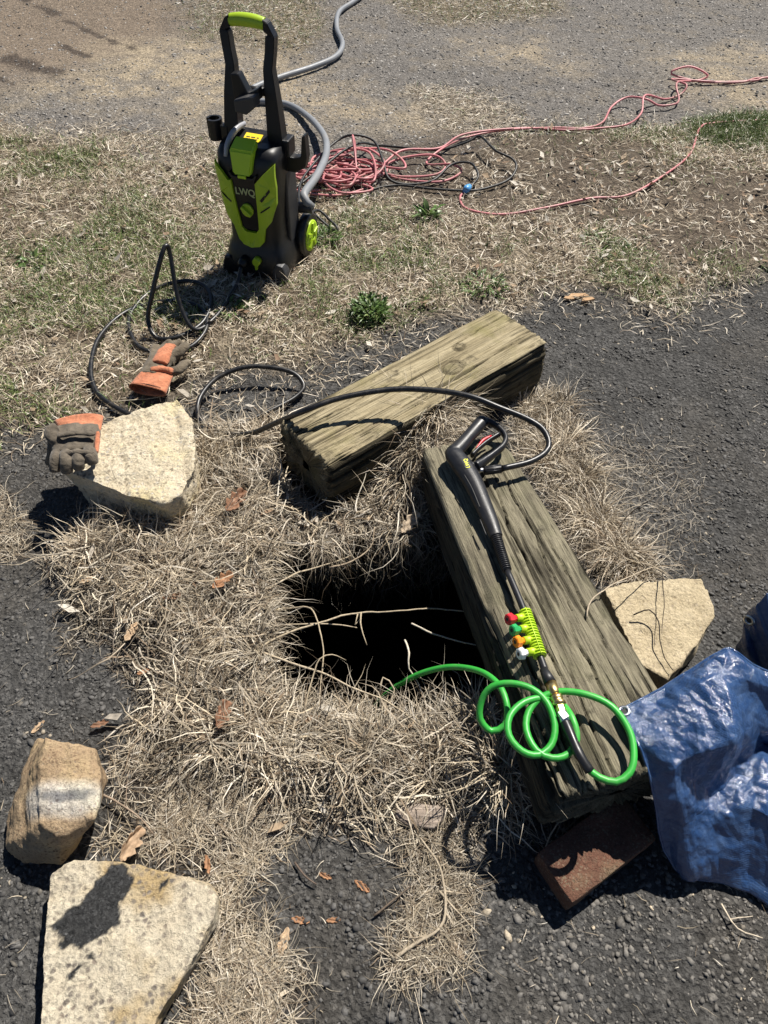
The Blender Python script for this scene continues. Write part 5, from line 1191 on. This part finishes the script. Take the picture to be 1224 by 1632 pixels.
# ================================================================== DRY STEMS
def stem(pts, r0, label, col=(.40, .33, .23), forks=(), cat='stem', name='dry_stem', lift=None):
    P = [G(*p) for p in pts]
    rr = np.linspace(r0, r0 * .5, len(P)); rr[1::2] *= 1.12
    V, F = tube_arrays(P, rr, 6, .012); Vs, Fs = [V], [F]
    for fpts, fr in forks:
        v, f = tube_arrays([G(*p) for p in fpts], np.linspace(fr, fr * .4, len(fpts)), 5, .012); Fs.append(f + sum(len(q) for q in Vs)); Vs.append(v)
    V = np.vstack(Vs); o = P[0]
    V = V + 0.0012 * np.stack([n3(V, 60, 1), n3(V, 60, 2), n3(V, 60, 3)], 1)
    me = np_mesh(name, V - np.array(o), np.vstack(Fs), np.tile(np.array(col), (len(V), 1)) * (0.8 + .4 * fbm(V[:, 0] * 80, V[:, 1] * 80, 4, 2))[:, None]); fix_tris(me)
    ob = link(name, me, M['stem']); ob.location = o
    return tag(ob, label, cat, 'dry stems round the pit')
stem([(395, 998, .04), (452, 996, .03), (520, 994, .035), (570, 1000, .03)], .0028, 'straight pale stem jutting from the pit\'s left rim', forks=[([(566, 995, .03), (575, 985, .03)], .002)])
stem([(400, 1040, .04), (455, 1010, .05), (512, 992, .05), (560, 978, .045), (620, 975, .04), (690, 970, .03), (775, 978, .02)], .003, 'long knobbly stem lying across the middle of the pit', forks=[([(575, 977, .045), (576, 1000, .05), (585, 1028, .04)], .0026), ([(570, 978, .045), (566, 995, .04)], .002)])
stem([(405, 975, .04), (460, 970, .03), (495, 970, .06), (510, 1005, .07), (515, 1040, .06), (510, 1100, .04), (505, 1155, .04)], .0024, 'thin hooked stem bending down at the pit\'s left side')
stem([(480, 1150, .03), (498, 1080, .06), (510, 1050, .08), (530, 1043, .08), (552, 1052, .05)], .002, 'small arched stem at the pit\'s near left corner')
stem([(655, 993, .03), (690, 1010, .02), (740, 1024, .01), (815, 1040, .0)], .0026, 'short pale stem above the middle of the dark pit', (.5, .45, .36))
stem([(645, 1020, .06), (652, 1040, .07), (651, 1065, .05), (665, 1085, .03), (690, 1150, .03)], .0024, 'pale curling blade standing above the green hose', (.58, .52, .42))
stem([(778, 1034, .12), (780, 1058, .10), (781, 1085, .07)], .0022, 'upright pale blade beside the front timber and green hose', (.62, .57, .48))
stem([(425, 940, .04), (470, 915, .03), (520, 900, .02), (560, 885, .02)], .003, 'thick stem leaning over the pit\'s upper left rim')
stem([(525, 905, .03), (560, 895, .04), (590, 872, .05), (597, 840, .06)], .0028, 'bent stem at the far left of the pit', (.34, .27, .19))
stem([(420, 1040, .04), (470, 1058, .05), (520, 1075, .05), (560, 1095, .06), (620, 1120, .06), (680, 1165, .04)], .003, 'slanting stem along the pit\'s near rim', (.42, .35, .25), forks=[([(605, 1105, .06), (610, 1080, .08), (628, 1098, .07), (615, 1135, .05)], .0026)])
stem([(935, 985, .222), (938, 965, .225), (955, 945, .225), (990, 925, .20), (1040, 905, .12), (1055, 912, .10)], .002, 'wiry stem reaching from the tuft onto the long timber', (.40, .33, .24))
stem([(1010, 980, .10), (1035, 972, .115), (1050, 990, .112), (1052, 1020, .11), (1060, 1050, .10), (1072, 1068, .10)], .0018, 'dark wiry vine lying on the pale sandstone slab', (.05, .04, .03), forks=[([(1055, 910, .10), (1058, 960, .12), (1055, 1010, .112)], .0014)])
stem([(625, 1530, .012), (660, 1505, .016), (700, 1480, .02), (710, 1440, .02), (700, 1380, .02), (670, 1335, .02)], .0035, 'branching root stem on the asphalt below the wood piece', (.36, .30, .22), forks=[([(700, 1420, .02), (740, 1465, .014), (765, 1490, .01)], .0024), ([(708, 1450, .02), (725, 1480, .015)], .002), ([(690, 1490, .018), (660, 1495, .014), (640, 1492, .01)], .002), ([(705, 1420, .02), (745, 1425, .012)], .002)])
stem([(595, 1460, .01), (620, 1440, .012), (655, 1412, .012)], .0025, 'short dark twig on the asphalt left of the root stem', (.13, .10, .075))
stem([(470, 1375, .01), (490, 1400, .012), (505, 1410, .01)], .0022, 'small dark twig on the asphalt near the straw column', (.12, .09, .07))
stem([(155, 1262, .02), (190, 1280, .03), (225, 1305, .03), (245, 1330, .02)], .0024, 'forked twig to the right of the scorched stone', (.25, .19, .14), forks=[([(200, 1285, .03), (205, 1230, .05)], .0014)])
stem([(455, 1580, .01), (430, 1600, .012), (400, 1640, .01)], .003, 'pale stem at the bottom of the straw column', (.5, .43, .33), forks=[([(435, 1596, .012), (470, 1575, .01)], .002)])
stem([(140, 905, .05), (200, 870, .07), (260, 850, .06)], .003, 'long pale straw in front of the concrete chunk', (.6, .54, .43))
stem([(183, 800, .06), (215, 790, .11), (245, 800, .11), (265, 825, .06)], .0028, 'broad curled straw arching below the concrete chunk', (.62, .55, .42))
stem([(860, 1380, .01), (878, 1330, .03), (905, 1290, .06)], .002, 'thin straw leaning beside the red brick', (.4, .34, .25))
stem([(1150, 1440, .01), (1175, 1480, .012), (1215, 1495, .01)], .002, 'pale straw on the asphalt below the tarp', (.5, .43, .33), forks=[([(1165, 1465, .012), (1200, 1460, .01)], .0016)])
stem([(260, 500, .01), (270, 610, .03), (255, 632, .02), (180, 640, .02)], .0016, 'thin straw lying between glove and hose coil', (.6, .54, .42))

# ================================================================== DEAD LEAVES
def dead_leaf(px_, py_, z, size, rot, curl, col, label, kind='plain', tilt=(0, 0)):
    r = np.random.default_rng(int(px_ * 7 + py_)); n = 26; m = 9
    t = np.linspace(-1, 1, n)
    if kind == 'oak': w = (0.42 * (1 - t ** 2) ** .5) * (0.55 + .55 * np.abs(np.sin((t + .1) * 5.2)) ** .8) + .02
    else: w = .32 * (1 - t ** 2) ** .7 * (1 + .18 * np.sin(t * 11 + px_)) + .012
    s = np.linspace(-1, 1, m); X = t[:, None] + 0 * s[None] + (.16 * np.abs(s[None]) * (kind == 'oak')); Y = w[:, None] * s[None] * (1 + r.normal(0, .06, (n, 1)))
    Z = curl * (Y ** 2 * 2.2 + .25 * X ** 2) + .05 * np.sin(X * 7 + py_) * np.abs(s)[None] + r.normal(0, .012, (n, m)) + .06 * np.sin(Y * 16 + X * 5)
    V = np.stack([X, Y, Z], -1).reshape(-1, 3) * size
    mt = Matrix.Rotation(rot, 3, 'Z') @ Matrix.Rotation(tilt[0], 3, 'X') @ Matrix.Rotation(tilt[1], 3, 'Y'); V = V @ np.array(mt).T; V[:, 2] -= V[:, 2].min()
    vein = np.where(np.abs(s)[None] + 0 * t[:, None] < .1, .75, 1.0).ravel()
    C = np.array(col)[None] * (vein * (.75 + .5 * fbm(V[:, 0] * 90, V[:, 1] * 90, 3, 3)))[:, None]
    me = np_mesh('dead_leaf', V, grid_faces(n, m), C); o = link('dead_leaf', me, M['leaf']); p = G(px_, py_, z); o.location = (p.x, p.y, hz(p) - .001 if z < .018 else max(p.z, hz(p) + .002))
    sm = o.modifiers.new('thickness', 'SOLIDIFY'); sm.thickness = .0006
    return tag(o, label, 'leaf', 'fallen dead leaves')
TAN = (.50, .36, .23); BRN = (.26, .14, .085); RST = (.36, .19, .10); PAL = (.55, .44, .32)
for a in [(652, 838, .05, .036, R(55), .5, PAL, 'pale lobed leaf caught on the pit\'s far rim', 'oak', (.3, -.3)),
          (372, 805, .06, .045, R(65), .9, BRN, 'large dark brown leaf in the straw above the pit', 'oak', (.4, .2)),
          (352, 930, .06, .032, R(50), 1.0, RST, 'curled rust leaf in the straw left of the pit', 'oak', (.3, .2)),
          (210, 1008, .05, .028, R(70), .6, TAN, 'tan leaf at the left border of the straw mat', 'plain', (.3, 0)),
          (275, 952, .05, .024, R(10), .5, BRN, 'flat brown leaf between straw and rust leaf', 'plain', (.2, 0)),
          (228, 1072, .03, .015, R(30), .6, RST, 'small round rust leaf low in the straw mat', 'plain', (.2, .2)),
          (352, 1145, .05, .034, R(80), 1.0, BRN, 'crumpled brown leaf in the straw near the lower left of the pit', 'oak', (.5, .2)),
          (205, 1352, .03, .036, R(60), 1.1, (.40, .28, .18), 'upright curled oak leaf behind the concrete slab', 'oak', (.7, .4)),
          (577, 1410, .012, .018, R(-35), .6, RST, 'brown leaf on the asphalt, upper of the group of three', 'plain', (.1, 0)),
          (478, 1464, .012, .018, R(-10), .7, RST, 'brown leaf on the asphalt beside the straw column', 'plain', (.1, 0)),
          (531, 1464, .012, .014, R(5), .5, RST, 'small square brown leaf alone on the asphalt', 'plain', (.1, 0)),
          (518, 1394, .012, .014, R(-20), .6, RST, 'small rust leaf on the asphalt near the dark twig', 'plain', (.2, 0)),
          (450, 1500, .015, .026, R(75), .6, TAN, 'tan leaf at the right edge of the straw column', 'plain', (.2, 0)),
          (727, 1510, .012, .022, R(-50), .6, PAL, 'pale narrow leaf below the root stem', 'plain', (.1, .1)),
          (706, 1345, .015, .020, R(-30), .4, PAL, 'pale leaf just right below the grey wood piece', 'plain', (.1, 0)),
          (752, 1303, .012, .020, R(15), .6, PAL, 'pale leaf inside the hose shadow by the timber', 'plain', (.1, 0)),
          (60, 1158, .012, .018, R(55), .6, TAN, 'small pinkish leaf on the asphalt above the scorched stone', 'plain', (.1, 0)),
          (160, 1155, .02, .020, R(20), .6, BRN, 'brown leaf at the straw border right of the scorched stone', 'plain', (.1, 0)),
          (332, 1378, .02, .018, R(-70), .6, RST, 'rust leaf in the straw right of the slab', 'plain', (.3, 0)),
          (140, 925, .04, .020, R(30), .6, TAN, 'small tan leaf in the straw in front of the concrete chunk', 'plain', (.2, 0))]:
    dead_leaf(*a)

# grey wood piece, chips
bm = bmesh.new(); o = G(672, 1300, .02); outl = [G(*q, .0) for q in [(632, 1290), (645, 1280), (660, 1284), (712, 1292), (706, 1312), (690, 1325), (650, 1318), (630, 1305)]]
vs = [bm.verts.new((p.x - o.x, p.y - o.y, 0)) for p in outl]; f = bm.faces.new(vs); r_ = bmesh.ops.extrude_face_region(bm, geom=[f]); bmesh.ops.translate(bm, vec=(0, 0, .016), verts=[g for g in r_['geom'] if isinstance(g, bmesh.types.BMVert)])
bmesh.ops.recalc_face_normals(bm, faces=bm.faces); me = voxel(bm, .0035, 1); V = get_co(me); N = get_no(me)
V = V + N * ((fbm(V[:, 0] * 30, V[:, 1] * 220 + V[:, 0] * 40, 3, 3) - .5) * .006)[:, None]; set_co(me, V); me.polygons.foreach_set('use_smooth', np.ones(len(me.polygons), bool))
at = me.attributes.new('col', 'FLOAT_COLOR', 'POINT'); at.data.foreach_set('color', np.ones(len(V) * 4, np.float32))
wp = link('wood_piece', me, M['bark']); wp.location = (o.x, o.y, hz(o) + .006); wp.rotation_euler = (R(6), R(-5), 0); tag(wp, 'flat weathered grey wood piece half in straw below the pit', 'wood piece')
for (a, b, l, w, rot, lab) in [(920, 477, .045, .012, R(8), 'long orange-brown wood chip at the lawn border behind the timber'), (935, 484, .030, .010, R(18), 'short wood chip nearest the asphalt at the lawn border'), (905, 482, .022, .009, R(-5), 'leftmost small wood chip at the lawn border')]:
    p = G(a, b); V = np.array([(-l, -w * .6, 0), (-l * .6, w, .002), (l * .7, w * .8, .003), (l, -w * .3, 0), (0, -w, .001)]); V = np.vstack([V, V * [.92, .85, 1] + [0, 0, .007]])
    bm = bmesh.new(); vs = [bm.verts.new(v) for v in V]; bmesh.ops.convex_hull(bm, input=vs); me = bm_mesh('wood_chip', bm)
    at = me.attributes.new('col', 'FLOAT_COLOR', 'POINT'); at.data.foreach_set('color', np.tile(np.array((.42, .27, .15, 1), np.float32), len(me.vertices)))
    c = link('wood_chip', me, M['stem']); c.location = (p.x, p.y, hz(p) + .006); c.rotation_euler = (0, R(4), rot); tag(c, lab, 'wood chip', 'wood chips')

# ================================================================== GREEN WEEDS
def weed(px_, py_, rad, h, cnt, Lm, Wm, label, seed, col=(.085, .145, .035), upright=.7):
    p = G(px_, py_); r = np.random.default_rng(seed); a = r.uniform(0, 6.283, cnt); d = rad * np.sqrt(r.random(cnt)) * .6
    x = p.x + d * np.cos(a); y = p.y + d * np.sin(a); z = hgt(x, y) + r.random(cnt) * h
    c = np.array(col) * r.uniform(.55, 1.35, (cnt, 1)); c[r.random(cnt) < .12] = (.17, .22, .07)
    V, F, C = blades('w', x, y, z, a + r.normal(0, .6, cnt), np.clip(r.normal(upright, .35, cnt), -.1, 1.4), r.uniform(.6, 1.3, cnt) * Lm, r.uniform(.7, 1.3, cnt) * Wm, r.normal(.9, .4, cnt), c, seed, 4, .25, 1.15)
    root = empty('weed', (p.x, p.y, hz(p))); tag(root, label, 'weed', 'green weeds in the lawn')
    link('leaves', np_mesh('leaves', V - np.array(root.location), F, C), M['blade'], root)
    vs, fs = [], []; k = 0
    for i in range(5):
        b = a[i]; v, f = tube_arrays([(0, 0, -.005), (rad * .2 * math.cos(b), rad * .2 * math.sin(b), h * .5), (rad * .4 * math.cos(b), rad * .4 * math.sin(b), h)], [.002, .0016, .001], 5, .01); vs.append(v); fs.append(f + k); k += len(v)
    V = np.vstack(vs); me = fix_tris(np_mesh('stem', V, np.vstack(fs), np.tile((.10, .14, .04), (len(V), 1)))); link('stem', me, M['stem'], root)
for a in [(590, 508, .10, .05, 420, .030, .009, 'dense dark green leafy weed just behind the tan timber', 201), (683, 352, .07, .025, 34, .055, .018, 'broad-leaved green weed alone in front of the cord tangle', 202),
          (962, 392, .15, .008, 80, .032, .009, 'low spreading green weed on the bare dirt at right', 203), (372, 500, .08, .012, 50, .042, .010, 'green weed beside the black hose below the washer', 204),
          (240, 505, .07, .012, 40, .036, .009, 'green weed growing inside the black hose coil', 205), (518, 388, .10, .02, 170, .038, .006, 'grassy green tuft right of the washer wheel', 206),
          (60, 425, .10, .01, 46, .038, .012, 'grey-green flat weed near the left edge of the lawn', 207), (770, 460, .14, .015, 150, .034, .006, 'green tuft above the far end of the tan timber', 208)]:
    weed(*a, upright=.45 if a[3] < .02 else .7)
